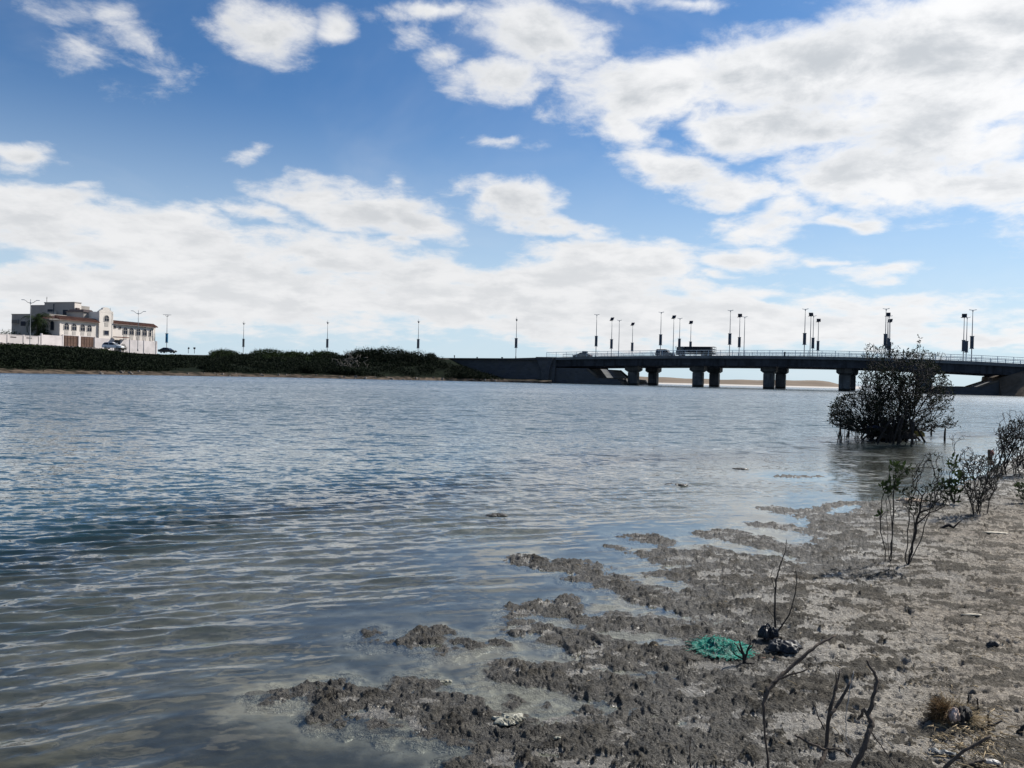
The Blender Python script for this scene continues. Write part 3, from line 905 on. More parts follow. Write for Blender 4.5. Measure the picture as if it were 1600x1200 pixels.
obj_from('river_bank', np_mesh('river_bank', Vb, Fb, M_bank, True), kind='structure')
# plateau and street behind the crest
pl = MB()
top = [crest_pt(r[0]) for r in BANK_ROWS]
PP = [(x, y, 5.53) for (x, y) in top] + [(x * 4.2, y * 4.2, 5.3) for (x, y) in top]
n_ = len(top)
pl.poly(PP, [(i, i + 1, n_ + i + 1, n_ + i) for i in range(n_ - 1)])
pl.build('plateau', simple_mat('dusty_ground', (0.26, 0.225, 0.18), 0.95, 0.3, 0.2, spec=.1), kind='structure')
rd = MB()
SS = np.linspace(-260, 14, 30)
P = [RB(s, 0.2, zd(s) + 0.02 if s > -20 else 5.6) for s in SS] + [RB(s, 9.6, zd(s) + 0.02 if s > -20 else 5.6) for s in SS]
rd.poly(P, [(i, i + 1, 30 + i + 1, 30 + i) for i in range(29)])
rd.build('road', M_asph, kind='structure')
# solid fill between the wall and the carriageways
fl = MB()
SS = np.linspace(-60, 14, 16)
P = []
for s in SS: P += [RB(s, -0.45, zd(s)), RB(s, 30, zd(s)), RB(s, 40, -1)]
fl.poly(P, [(i * 3 + k, i * 3 + 3 + k, i * 3 + 4 + k, i * 3 + 1 + k) for i in range(15) for k in range(2)])
fl.build('embankment', M_earth, kind='structure')
# right bank
rb = MB()
SS = np.linspace(103.5, 260, 26)
P = []; rr_ = random.Random(3)
for i, s in enumerate(SS):
    zt = zd(s) - 0.25; grow = min(1, (s - 103.5) / 8.0)
    for k, (o, zf) in enumerate(((34, 0.0), (27.6, 1), (-1.0, 1), (-4, 0.80), (-8, 0.52), (-12, 0.26), (-16, 0.02), (-20, -0.2))):
        oo = -1.0 + (o + 1.0) * (0.25 + 0.75 * grow) if o < -1 else o
        z = zt * zf * (0.55 + 0.45 * grow if o < 20 and i == 0 else 1) + (rr_.uniform(-.12, .12) if o < -2 else 0)
        if i == 0: z = min(z, zd(s) - 2.4) if k in (1, 2) else z * 0.6
        P.append(RB(s, oo, z if k else -1.0))
rb.poly(P, [(i * 8 + k, i * 8 + k + 1, i * 8 + 9 + k, i * 8 + 8 + k) for i in range(25) for k in range(7)], True)
rb.poly(P[:8], [tuple(range(7, -1, -1))])
rb.build('right_bank', M_earth, kind='structure')
# sand spit beyond the bridge: pale wet flat, then a low brown berm with a blunt right end
sp = MB()
def PXD(px, D, z): 
    d = ray(px, 596); return (d.x / d.y * D, D, z)
pale = []
n_ = 24
px_l = np.linspace(925, 1345, n_)
for i, px in enumerate(px_l):
    f = i / (n_ - 1)
    pale += [PXD(px, 236 + 10 * f, -0.05), PXD(px, 246 + 10 * f, 0.16), PXD(px, 420, 0.3), PXD(px, 430, -.1)]
sp.poly(pale, [(i * 4 + k, i * 4 + 4 + k, i * 4 + 5 + k, i * 4 + 1 + k) for i in range(n_ - 1) for k in range(3)], True)
sp.build('sand_flat', M_sandpale, kind='structure')
hb = MB(); n_ = 40; P = []
px_l = np.linspace(880, 1318, n_)
for i, px in enumerate(px_l):
    end = min(1.0, (1318 - px) / 26.0); end = end ** 0.6
    hgt = (2.15 + 0.25 * sin(px * 0.021) + 0.12 * sin(px * .11)) * end
    P += [PXD(px, 300, 0.1), PXD(px, 312, 0.15 + 0.45 * hgt), PXD(px, 330, 0.2 + hgt), PXD(px, 420, 0.2 + hgt), PXD(px, 440, -.5)]
hb.poly(P, [(i * 5 + k, i * 5 + 5 + k, i * 5 + 6 + k, i * 5 + 1 + k) for i in range(n_ - 1) for k in range(4)], True)
hb.build('sand_spit', M_sandfar, kind='structure')
# low far shore seen through the last opening
ls = MB()
P = []
for px in np.linspace(1440, 1720, 12): P += [PXD(px, 226, -0.3), PXD(px, 232, 1.0), PXD(px, 300, 1.15), PXD(px, 320, -.5)]
ls.poly(P, [(i * 4 + k, i * 4 + 4 + k, i * 4 + 5 + k, i * 4 + 1 + k) for i in range(11) for k in range(3)], True)
ls.build('far_shore', simple_mat('dark_far_shore', (0.07, 0.06, 0.05), 0.95, 0.3, 0.1), kind='structure')
# ------------------------------------------------------------------ lamp posts
def lamp_post(kind, H=10.0, banner=True, bmat=None, rnd=None):
    """kind: flat (two pale arms), panel (dark tilted solar panel), fin (seen edge on), arms (upswept arms with a spike)"""
    root = empty('lamp_post')
    p = MB(); p.tube([(0, 0, 0), (0, 0, 0.5), (0, 0, 0.55), (0, 0, H * .6), (0, 0, H)], [0.14, 0.14, 0.095, 0.075, 0.055], 8)
    p.build('pole', M_pole, root)
    if kind == 'flat':
        a = MB()
        for sg in (-1, 1):
            a.poly([(0, -.14, H), (0, .14, H), (sg * .62, .14, H + .13), (sg * .62, -.14, H + .13), (0, -.14, H - .09), (0, .14, H - .09), (sg * .62, .14, H + .04), (sg * .62, -.14, H + .04)],
                   [(0, 1, 2, 3), (4, 7, 6, 5), (0, 3, 7, 4), (1, 5, 6, 2), (2, 6, 7, 3)])
        a.tube([(0, 0, H - .35), (0, 0, H + .05)], 0.10, 6)
        a.build('lamp_head', M_lamp, root)
    elif kind == 'panel':
        a = MB(); hw, hh = 0.46, 0.46
        cs, sn = cos(0.95), sin(0.95)
        P = []
        for dz in (-0.035, 0.035):
            for (u, v) in ((-hw, -hh), (hw, -hh), (hw, hh), (-hw, hh)):
                P.append((u, v * cs - dz * sn, H + 0.28 + v * sn + dz * cs))
        a.poly(P, [(3, 2, 1, 0), (4, 5, 6, 7), (0, 1, 5, 4), (1, 2, 6, 5), (2, 3, 7, 6), (3, 0, 4, 7)])
        a.tube([(0, 0, H - .3), (0, 0, H + .25)], 0.09, 6)
        a.build('solar_panel', M_panel, root)
        b = MB(); b.box((-.25, -.05, H - .12), (0.8, 0.24, 0.12), 0, 0.8); b.build('lamp_head', M_panel, root)
    elif kind == 'fin':
        a = MB(); a.tube([(0, 0, H - .7), (0, 0, H - .55), (0, 0, H - .25), (0, 0, H - .1), (0, 0, H + .45)], [0.07, 0.2, 0.2, 0.06, 0.03], 8)
        a.box((0, .0, H - .2), (.10, 1.3, .1)); a.build('lamp_head', M_pole, root)
    elif kind == 'arms':
        for sg in (-1, 1):
            a = MB(); a.tube([(0, 0, H - .9), (sg * .55, 0, H - .72), (sg * .95, 0, H - .35), (sg * 1.2, 0, H - .22)], [0.07, 0.06, .05, .05], 6)
            arm = a.build('arm', M_pole, root)
            h = MB(); h.box((sg * 1.45, 0, H - .19), (0.75, 0.26, 0.12), 0, 0.7); h.build('lamp_head', M_lamp, arm)
        f = MB(); f.tube([(0, 0, H - 1.0), (0, 0, H - .8), (0, 0, H - .6), (0, 0, H - .2)], [.09, .17, .09, .02], 8); f.build('finial', M_lamp, root)
    elif kind == 'tee':
        f = MB(); f.tube([(0, 0, H - .55), (-.35, 0, H - .4), (-.45, 0, H - .12)], .05, 5); f.tube([(0, 0, H - .55), (.35, 0, H - .4), (.45, 0, H - .12)], .05, 5); f.build('arm', M_pole, root)
        h = MB(); h.box((0, 0, H - .05), (2.3, .26, .09), 0, .9); h.build('lamp_head', M_lamp, root)
    if banner:
        z0, z1 = 0.27 * H, 0.50 * H
        b = MB(); w = 0.30
        b.box((0, 0, (z0 + z1) / 2), (w * 2, w * 1.1, z1 - z0), 0, 1, 0.03)
        bo = b.build('banner', bmat or M_banner, root)
        for z in (z0, z1):
            c = MB(); c.box((0, 0, z + (0.02 if z == z1 else -.02)), (w * 2.5, w * 1.5, 0.10)); c.build('banner_bracket', M_pole, bo)
    return root

rot_r = atan2(AX.y, AX.x)
protos = {}
def put_lamp(key, loc, rz, label, group, H=10.0, **kw):
    k = (key, H, tuple(sorted((a, str(b)) for a, b in kw.items())))
    if k in protos: r = copy_tree(protos[k])
    else: r = lamp_post(key, H, **kw); protos[k] = r
    r.location = loc; r.rotation_euler = (0, 0, rz)
    tag(r, label, 'street lamp', group)
    return r
ROW = (0.0, 9.2, 17.9, 26.6)
NTH = ['first', 'second', 'third', 'fourth', 'fifth', 'sixth']
# (row, px of the foot, kind, banner)
stations = [
    [(0, 931, 'flat', 1), (1, 955, 'panel', 1), (2, 966.5, 'flat', 0), (3, 987.5, 'panel', 1)],
    [(0, 1031.5, 'flat', 1), (1, 1051.5, 'panel', 0), (2, 1061, 'flat', 1), (3, 1078.5, 'panel', 1)],
    [(0, 1139.6, 'flat', 1), (1, 1154.6, 'panel', 1), (2, 1162.2, 'flat', 0)],
    [(0, 1256.4, 'flat', 1), (1, 1265.5, 'panel', 0), (2, 1269.6, 'flat', 1), (3, 1277.6, 'panel', 1)],
    [(0, 1382.6, 'flat', 1), (1, 1385.8, 'panel', 1), (2, 1388, 'flat', 1), (3, 1389.6, 'panel', 1)],
    [(0, 1518, 'flat', 1), (1, 1505, 'panel', 1), (2, 1509.5, 'flat', 1)],
]
rowname = ['nearest row', 'second row', 'third row', 'farthest row']
hd = {'flat': 'flat-headed lamp post', 'panel': 'panel-headed lamp post'}
where = ['cluster at the bridge left end', 'cluster around the lorry', 'cluster just right of the lorry', 'cluster above the third piers', 'cluster behind the big mangrove', 'cluster at the bridge right end']
for si, st in enumerate(stations):
    for (row, px, kind, bn) in st:
        s = s_at(px, 556, ROW[row]); z = zd(s) - 0.24
        put_lamp(kind, RB(s, ROW[row], z), rot_r + random.Random(si * 7 + row).uniform(-.25, .25), '%s%s, %s, %s' % (hd[kind], '' if bn else ' without banner', rowname[row], where[si]),
                 'lamp posts on the bridge', 10.2 if row in (0, 2) else 9.6, banner=bool(bn))
for (px, lab, bm) in ((380, 'thin lamp post with a grey banner above the middle of the green bank', M_conc), (511, 'thin lamp post with dark banner rising from the bushes left of the domed bush', M_banner),
                      (653, 'thin lamp post with banner at the right foot of the domed bush', M_banner), (806, 'lone lamp post with banner above the stone retaining wall', M_banner)):
    s = s_at(px, 556, 0.0)
    put_lamp('fin', RB(s, 0, 5.55 if s < -20 else zd(s)), rot_r, lab, 'lamp posts along the approach road', 10.0, bmat=bm)
def at_px(px, D, py=560):
    d = ray(px, py); return (d.x / d.y * D, D)
x, y = at_px(46.3, 171); put_lamp('arms', (x, y, 5.5), 0.35, 'lamp post with upswept twin arms before the white wall and palm', 'lamp posts on the villa street', 10.4, banner=False)
x, y = at_px(215, 197); put_lamp('arms', (x, y, 5.5), 0.35, 'tall lamp post with spread twin arms before the right wing of the villa', 'lamp posts on the villa street', 10.4, banner=False)
x, y = at_px(260, 210); put_lamp('tee', (x, y, 5.5), 0.1, 'lamp post with straight double head and blue banner right of the villa', 'lamp posts on the villa street', 10.4, bmat=M_bannerb)

# small posts on the parapet
M_dark = simple_mat('dark_painted_metal', (0.02, 0.022, 0.026), 0.6, 0.2, 3)
def small_post(px, s_o, h, w, label):
    s = s_at(px, 560, s_o); r = MB()
    r.box((0, 0, h * .35), (w * .6, w * .6, h * .7)); r.box((0, 0, h * .82), (w, w, h * .36), 0, .8)
    o = r.build('bollard', M_dark); o.location = RB(s, s_o, zd(s)); tag(o, label, 'bollard', 'bollards on the retaining wall'); return o
small_post(710, -.6, 0.75, .32, 'slim dark bollard on the wall top, nearest the bushes')
small_post(745.5, -.6, 0.32, .5, 'low dark block on the wall top, middle one of three')
small_post(784.5, -.6, 0.32, .6, 'low dark block on the wall top, left of the lone lamp post')
small_post(1226, -.6, 0.9, .35, 'short dark bollard on the near bridge edge right of the lorry')
for i, (px, lab) in enumerate(((294, 'small signpost with a tilted plate right of the dark parked car'), (303.5, 'small square-headed signpost, second one right of the dark parked car'))):
    sg = empty('road_sign', (*at_px(px, 212), 5.5)); tag(sg, lab, 'road sign', 'small signs by the bank top')
    a = MB(); a.tube([(0, 0, 0), (0, 0, 1.5)], 0.07, 5); a.build('post', M_dark, sg)
    b_ = MB(); b_.box((0.1 if i == 0 else 0, 0, 1.45), (.55, .12, .5), 0, 0.5 if i == 0 else 1); b_.build('sign_plate', M_dark, sg)

# ------------------------------------------------------------------ vehicles
M_tyre = simple_mat('tyre_rubber', (0.015, 0.015, 0.016), 0.85, 0.2, 4)
M_rim = simple_mat('wheel_rim', (0.25, 0.26, 0.27), 0.4, 0.1, 4, metal=0.6)
M_cglass = simple_mat('tinted_car_glass', (0.012, 0.016, 0.022), 0.08, 0.1, 2, spec=0.6)
M_white = simple_mat('white_car_paint', (0.72, 0.73, 0.74), 0.3, 0.08, 1.0)
M_darkcar = simple_mat('dark_car_paint', (0.018, 0.020, 0.026), 0.35, 0.2, 1.0)
M_greycar = simple_mat('grey_car_paint', (0.05, 0.06, 0.075), 0.4, 0.2, 1.0)
M_light = simple_mat('headlamp_glass', (0.55, 0.55, 0.5), 0.2, 0.1, 3)
M_red = simple_mat('tail_lamp_red', (0.25, 0.02, 0.02), 0.3, 0.1, 3)
def wheels(root, xs, w, r):
    for xx in xs:
        for sg in (-1, 1):
            a = MB(); cy = sg * (w / 2 - 0.11)
            n = 18
            P = [(xx + r * cos(2 * pi * k / n), cy + e, r + r * sin(2 * pi * k / n)) for e in (-.11, .11) for k in range(n)]
            Fc = [tuple(range(n - 1, -1, -1)), tuple(range(n, 2 * n))] + [(k, (k + 1) % n, n + (k + 1) % n, n + k) for k in range(n)]
            a.poly(P, Fc); wo = a.build('wheel', M_tyre, root)
            b = MB(); P = [(xx + r * .6 * cos(2 * pi * k / n), cy + e, r + r * .6 * sin(2 * pi * k / n)) for e in (-.118, .118) for k in range(n)]
            b.poly(P, Fc); b.build('rim', M_rim, wo)
def car_body(L, w, low, high, paint, label, cat, group=None, name='parked_car', rails=False):
    """low: lower body outline; high: greenhouse outline, both (x, z), front at +x"""
    root = empty(name); tag(root, label, cat, group)
    a = MB(); m_ = len(low)
    secs = [(-w / 2, .93), (-w / 2 + .09, 1.0), (w / 2 - .09, 1.0), (w / 2, .93)]
    P = []
    for (yy, k) in secs: P += [(x * (0.985 if k < 1 else 1), yy, 0.3 + (z - 0.3) * (k if z > .5 else 1)) for (x, z) in low]
    Fc = [tuple(range(m_ - 1, -1, -1)), tuple(3 * m_ + i for i in range(m_))]
    for q in range(3): Fc += [(q * m_ + i, q * m_ + (i + 1) % m_, (q + 1) * m_ + (i + 1) % m_, (q + 1) * m_ + i) for i in range(m_)]
    a.poly(P, Fc); bo = a.build('body', paint, root)
    g = MB(); m_ = len(high); zb = min(z for _, z in high); zt = max(z for _, z in high)
    def hw(z): return w / 2 - 0.07 - 0.20 * (z - zb) / (zt - zb)
    P = [(x, -hw(z), z) for x, z in high] + [(x, hw(z), z) for x, z in high]
    g.poly(P, [tuple(range(m_ - 1, -1, -1)), tuple(m_ + i for i in range(m_))] + [(i, (i + 1) % m_, m_ + (i + 1) % m_, m_ + i) for i in range(m_)])
    g.build('windows', M_cglass, root)
    # roof skin and pillars in body colour
    r = MB(); top = [p for p in high if p[1] > zt - 0.06]
    x0, x1 = min(p[0] for p in top), max(p[0] for p in top)
    r.box(((x0 + x1) / 2, 0, zt + .012), (x1 - x0 + .06, 2 * hw(zt) + .06, .07), 0, .96)
    for sg in (-1, 1):
        for i in range(m_):
            p0, p1 = high[i], high[(i + 1) % m_]
            if abs(p0[1] - p1[1]) > 0.2:
                r.tube([(p0[0], sg * hw(p0[1]), p0[1]), (p1[0], sg * hw(p1[1]), p1[1])], 0.045, 5)
        xm = (x0 + x1) / 2
        r.tube([(xm, sg * (hw(zb) + .01), zb), (xm, sg * (hw(zt) + .01), zt)], 0.04, 5)
    r.build('roof', paint, root)
    for sg in (-1, 1):
        h = MB(); h.box((L / 2 - .07, sg * (w / 2 - .28), .68), (.14, .36, .16)); h.build('headlight', M_light, root)
        h = MB(); h.box((-L / 2 + .06, sg * (w / 2 - .2), .82), (.12, .22, .26)); h.build('tail_light', M_red, root)
        h = MB(); h.box((x1 + .55 if x1 < L * .2 else x1, sg * (w / 2 + .07), zb + .05), (.12, .16, .13)); h.build('wing_mirror', paint, root)
    return root
suv_low = [(-2.3, .32), (2.25, .32), (2.33, .55), (2.28, .80), (1.25, .98), (-2.25, 1.02), (-2.35, .6)]
suv_high = [(-2.2, 1.0), (1.2, .97), (.42, 1.50), (.1, 1.56), (-1.55, 1.58), (-1.95, 1.5)]
c = car_body(4.65, 1.8, suv_low, suv_high, M_white, 'white people carrier parked in front of the villa door', 'car'); wheels(c, (-1.4, 1.42), 1.8, .34)
x, y = at_px(176.5, 187); c.location = (x, y, 5.62); c.rotation_euler = (0, 0, rad(2))
sed_low = [(-2.2, .3), (2.2, .3), (2.28, .55), (2.2, .76), (1.2, .92), (-1.6, .95), (-2.2, .92), (-2.28, .6)]
sed_high = [(-1.75, .93), (1.15, .91), (.4, 1.36), (-.1, 1.44), (-.9, 1.42)]
c = car_body(4.5, 1.76, sed_low, sed_high, M_darkcar, 'dark low car half hidden by the bank beside the blue-bannered lamp', 'car'); wheels(c, (-1.35, 1.4), 1.76, .31)
x, y = at_px(261.5, 208); c.location = (x, y, 5.35); c.rotation_euler = (0, 0, rad(-4))
def on_deck(px, o): 
    s = s_at(px, 552, o); return RB(s, o, zd(s) - .24)
c = car_body(4.5, 1.76, sed_low, sed_high, M_darkcar, 'dark saloon with a load on its roof, first vehicle on the bridge', 'car', name='moving_car'); wheels(c, (-1.35, 1.4), 1.76, .31)
ld = MB(); ld.box((-.6, 0, 1.62), (1.2, .9, .32), 0, .7, .05); ld.build('roof_load', M_banner, c)
c.location = on_deck(910.5, 3.2); c.rotation_euler = (0, 0, rot_r + pi)
jeep_low = [(-2.1, .38), (2.15, .38), (2.2, .6), (2.15, .98), (1.05, 1.10), (-2.1, 1.12), (-2.15, .6)]
jeep_high = [(-2.05, 1.1), (1.0, 1.08), (.55, 1.78), (.2, 1.84), (-1.9, 1.84), (-2.0, 1.7)]
c = car_body(4.35, 1.82, jeep_low, jeep_high, M_greycar, 'dark grey boxy off-roader on the bridge just left of the lorry', 'car', name='moving_car'); wheels(c, (-1.3, 1.35), 1.82, .38)
c.location = on_deck(1039.5, 3.2); c.rotation_euler = (0, 0, rot_r)
# lorry: cab at the left, long covered bed
def lorry():
    root = empty('lorry'); tag(root, 'long dark lorry with covered bed crossing the bridge', 'lorry')
    ch = MB(); ch.box((0, 0, .85), (8.6, .9, .28)); ch.build('chassis', M_dark, root)
    cb = MB(); prof = [(2.75, .6), (4.35, .6), (4.45, 1.4), (4.35, 1.75), (4.05, 2.62), (3.9, 2.72), (2.75, 2.72)]
    prof = [(x, z * .88) for x, z in prof]; cb.prism(prof, lambda x, z: (x, -1.12, z), lambda x, z: (x, 1.12, z)); co = cb.build('cab', M_greycar, root)
    wd = MB(); wd.box((4.22, 0, 1.92), (.25, 1.95, .72), 0, .93); wd.box((3.5, -1.125, 1.92), (.8, .03, .55)); wd.box((3.5, 1.125, 1.92), (.8, .03, .55)); wd.build('window', M_cglass, co)
    for sg in (-1, 1):
        h = MB(); h.box((4.44, sg * .85, 1.0), (.06, .32, .2)); h.build('headlight', M_light, co)
        h = MB(); h.tube([(4.3, sg * 1.12, 2.5), (4.42, sg * 1.35, 2.4), (4.42, sg * 1.35, 1.9)], .05, 5); h.build('wing_mirror', M_dark, co)
    bd = MB(); bd.box((-.4, 0, 1.75), (6.1, 2.35, 1.3), 0, .97, .08); bo = bd.build('cargo_cover', simple_mat('dark_tarpaulin', (0.022, 0.026, 0.034), .95, .3, 1.5, spec=.1), root)
    rl = MB()
    for k in range(7):
        xx = -3.3 + k * .95
        rl.box((xx, -1.2, 1.75), (.08, .06, 1.3)); rl.box((xx, 1.2, 1.75), (.08, .06, 1.3))
    rl.box((-.45, -1.215, 1.15), (6.3, .05, .12)); rl.box((-.45, 1.215, 1.15), (6.3, .05, .12))
    for z in (1.3, 1.8, 2.35): rl.tube([(-3.5, -1.1, z), (-4.2, -1.1, z), (-4.2, 1.1, z), (-3.5, 1.1, z)], .05, 5)
    for sg in (-1, 1): rl.tube([(-4.2, sg * 1.1, .9), (-4.2, sg * 1.1, 2.35)], .05, 5)
    rl.build('side_rails', M_dark, bo)
    wheels(root, (-2.9, -1.8, 3.3), 2.3, .48)
    return root
c = lorry(); c.location = on_deck(1088, 3.0); c.rotation_euler = (0, 0, rot_r + pi)
# ------------------------------------------------------------------ villa at the left
VP = Vector((-111.7, 190, 0)); VV = Vector((.315, .949, 0)); VN = Vector((.949, -.315, 0))
def HV(a, b, z): return (VP.x + VV.x * a + VN.x * b, VP.y + VV.y * a + VN.y * b, z)
def crop_ray(cx, cy): return ray(cx / 5.3333, 440 + cy / 5.3333)
def b_on(cx, cy, a):
    """offset b and height where a crop pixel meets the vertical plane a = const"""
    d = crop_ray(cx, cy); o = VP + VV * a
    k = (o.dot(VV)) / (d.dot(VV)); p = d * k
    return (p - VP).dot(VN) , p.z + EYE
def a_on(cx, cy, b):
    d = crop_ray(cx, cy); k = (VP + VN * b).dot(VN) / d.dot(VN); p = d * k
    return (p - VP).dot(VV), p.z + EYE
M_stucco = simple_mat('cream_stucco', (0.62, 0.565, 0.51), 0.9, 0.14, 0.35)
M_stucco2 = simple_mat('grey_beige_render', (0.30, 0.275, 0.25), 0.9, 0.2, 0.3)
M_tile = simple_mat('red_roof_tile', (0.15, 0.07, 0.05), 0.85, 0.35, 1.2, bump=0.05, bscale=5)
M_tiledk = simple_mat('dark_roof_tile', (0.05, 0.035, 0.035), 0.85, 0.35, 1.2)
M_glass = simple_mat('dark_window_glass', (0.010, 0.016, 0.030), 0.5, 0.2, 1.0, spec=0.15)
M_wframe = simple_mat('window_frame_beige', (0.36, 0.33, 0.30), 0.7, 0.1, 2)
M_wallw = simple_mat('whitewashed_wall', (0.60, 0.55, 0.535), 0.9, 0.22, 0.3)
villa = empty('villa', HV(12, -6, 5.5))
tag(villa, 'cream two-storey villa with red tiled eaves, arched windows and a curved gable', 'house')
VI = Vector(villa.location)
class HB(MB):
    def ab(s, a0, a1, b0, b1, z0, z1):
        P = [HV(a, b, z) for z in (z0, z1) for (a, b) in ((a0, b0), (a1, b0), (a1, b1), (a0, b1))]
        return s.poly(P, [(3, 2, 1, 0), (4, 5, 6, 7), (0, 1, 5, 4), (1, 2, 6, 5), (2, 3, 7, 6), (3, 0, 4, 7)])
    def out(s, name, mat, parent=None):
        root = parent
        off = Vector((0, 0, 0)); p = parent
        while p is not None: off += Vector(p.location); p = p.parent
        s.v = [(v[0] - off.x, v[1] - off.y, v[2] - off.z) for v in s.v]
        return s.build(name, mat, parent)
w = HB()
w.ab(-0.5, 10.85, -7.2, 0, 5.3, 12.6)
w.ab(15.3, 29.6, -12, -0.02, 5.3, 12.7)
# rounded right end
n_ = 9; P = []
for z in (5.3, 12.7):
    for k in range(n_): P.append(HV(29.6 + 1.5 * sin(pi * k / (n_ - 1)), -0.02 - 3.0 * (0.5 - 0.5 * cos(pi * k / (n_ - 1))), z))
w.poly(P, [tuple(range(n_ - 1, -1, -1)), tuple(range(n_, 2 * n_))] + [(k, k + 1, n_ + k + 1, n_ + k) for k in range(n_ - 1)])
# tower with baroque gable
w.ab(10.85, 15.3, -5, 0.38, 5.3, 15.55)
prof = []
for k in range(41):
    u = -1 + 2 * k / 40
    zz = 15.5
    if abs(u) < 0.55: zz = 16.15 + 0.75 * sqrt(max(0, 1 - (u / 0.55) ** 2))
    elif abs(u) < 0.8: zz = 16.15
    else: zz = 15.95 - 0.25 * (abs(u) - .8) / .2
    prof.append((13.07 + 2.22 * u, zz))
prof = [(15.3, 15.5), (10.85, 15.5)] + prof
w.prism(prof, lambda a, z: HV(a, 0.40, z), lambda a, z: HV(a, -0.3, z))
for (a, b_) in ((-.35, .08), (10.6, .08), (15.55, .06), (29.4, .06)): w.ab(a - .22, a + .22, -.1, b_, 5.3, 12.55)
for a in (10.98, 15.17): w.ab(a - .16, a + .16, .2, .46, 5.3, 15.9)
w.out('wall', M_stucco, villa)
bk = HB()
bL, _ = b_on(370, 230, 12.6)
bk.ab(12.6, 14.7, bL, -10, 5.3, 18.15); bk.ab(12.5, 14.8, bL - .1, -9.9, 18.15, 18.35)
b2, _ = b_on(265, 230, 14.0)
bk.ab(13.6, 22, b2, bL + .01, 5.3, 17.7); bk.ab(14.71, 21.3, -22, -14.2, 5.3, 17.9)
fl_, _ = b_on(97, 340, 3.0); fr2, _ = b_on(312, 340, 3.0)
bk.ab(3.0, 12.4, fl_, fr2 + 4, 5.3, 14.2); bk.ab(2.9, 12.5, fl_ - .1, fr2 + 4.1, 14.2, 14.36)
bk.ab(9.3, 12.3, -9.0, -3.2, 5.3, 15.35)
bk.out('rear_wing', M_stucco2, villa)
# sun side of the top storey: sunlight painted on as a cream skin
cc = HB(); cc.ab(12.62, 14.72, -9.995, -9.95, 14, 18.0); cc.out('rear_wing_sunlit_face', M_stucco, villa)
rf = HB()
def eave(a0, a1, z, far=True):
    rf.poly([HV(a0, .75, z), HV(a1, .75, z), HV(a1, -.9, z + .85), HV(a0, -.9, z + .85), HV(a0, .75, z - .16), HV(a1, .75, z - .16), HV(a1, -.9, z + .1), HV(a0, -.9, z + .1)],
            [(0, 1, 2, 3), (4, 7, 6, 5), (0, 4, 5, 1), (1, 5, 6, 2), (3, 2, 6, 7), (0, 3, 7, 4)])
    n = int((a1 - a0) / .42)
    for k in range(n):
        a = a0 + (k + .5) * (a1 - a0) / n
        rf.tube([HV(a, .8, z + .03), HV(a, -.88, z + .90)], .085, 5)
eave(-1.2, 10.83, 12.78); eave(15.32, 30.9, 12.88)
# eave round the left side
rf.poly([HV(-1.25, .75, 12.78), HV(-1.25, -7.6, 12.78), HV(.3, -7.6, 13.63), HV(.3, -.9, 13.63)], [(0, 3, 2, 1)])
rf.out('tiled_eave', M_tile, villa)
co_ = HB(); co_.ab(-.95, 10.84, -.05, .45, 12.45, 12.62); co_.ab(15.31, 30.4, -.05, .45, 12.55, 12.72); co_.ab(-.95, -.5, -7.4, -.05, 12.45, 12.62)
co_.out('cornice', M_stucco, villa)
rt = HB(); rt.poly([HV(9.0, -9.3, 15.35), HV(12.6, -9.3, 15.35), HV(12.6, -2.9, 15.35), HV(9.0, -2.9, 15.35), HV(10, -8.5, 16.1), HV(12.5, -8.5, 16.1), HV(12.5, -4.0, 16.1), HV(10, -4, 16.1)],
        [(0, 1, 5, 4), (1, 2, 6, 5), (2, 3, 7, 6), (3, 0, 4, 7), (4, 5, 6, 7)]); rt.out('rear_roof', M_tiledk, villa)
def arch_window(a, z0, z1, w_, b=0.0):
    f = HB(); g = HB(); r = w_ / 2; zc = z1 - r; n = 10
    o = [(a - r, z0), (a + r, z0)] + [(a + r * cos(pi * k / n), zc + r * sin(pi * k / n)) for k in range(n + 1)]
    g.prism(o, lambda u, z: HV(u, b - .04, z), lambda u, z: HV(u, b + .03, z))
    R2 = r + .13
    oo = [(a - R2, z0 - .12), (a + R2, z0 - .12)] + [(a + R2 * cos(pi * k / n), zc + R2 * sin(pi * k / n)) for k in range(n + 1)]
    # ring
    m_ = len(o); P = [HV(u, b + .09, z) for u, z in o] + [HV(u, b + .09, z) for u, z in oo] + [HV(u, b, z) for u, z in o] + [HV(u, b, z) for u, z in oo]
    Fc = []
    for k in range(m_):
        k2 = (k + 1) % m_
        Fc += [(k, k2, m_ + k2, m_ + k), (m_ + k, m_ + k2, 3 * m_ + k2, 3 * m_ + k), (k, 2 * m_ + k, 2 * m_ + k2, k2)]
    f.poly(P, Fc); f.ab(a - .03, a + .03, b + .03, b + .07, z0, z1 - .02); f.ab(a - r, a + r, b + .03, b + .065, zc - .04, zc + .04)
    f.ab(a - r * .8, a + r * .8, b + .0, b + .05, z0 - 1.35, z0 - .35)
    fo = f.out('window', M_wframe, villa); g.out('pane', M_glass, fo)
def rect_window(a, z0, z1, w_, b=0.0):
    f = HB(); g = HB(); g.ab(a - w_ / 2, a + w_ / 2, b - .04, b + .03, z0, z1)
    for (p, q, r, s) in ((a - w_ / 2 - .1, a - w_ / 2, z0 - .1, z1 + .1), (a + w_ / 2, a + w_ / 2 + .1, z0 - .1, z1 + .1), (a - w_ / 2, a + w_ / 2, z0 - .1, z0), (a - w_ / 2, a + w_ / 2, z1, z1 + .1)):
        f.ab(p, q, b, b + .08, r, s)
    fo = f.out('window', M_wframe, villa); g.out('pane', M_glass, fo)
for a in (1.4, 3.62, 6.15, 8.2): arch_window(a, 10.25, 11.85, 1.3)
for a in (19.85, 22.05, 24.4, 26.7, 29.1): arch_window(a, 10.2, 12.0, 1.45)
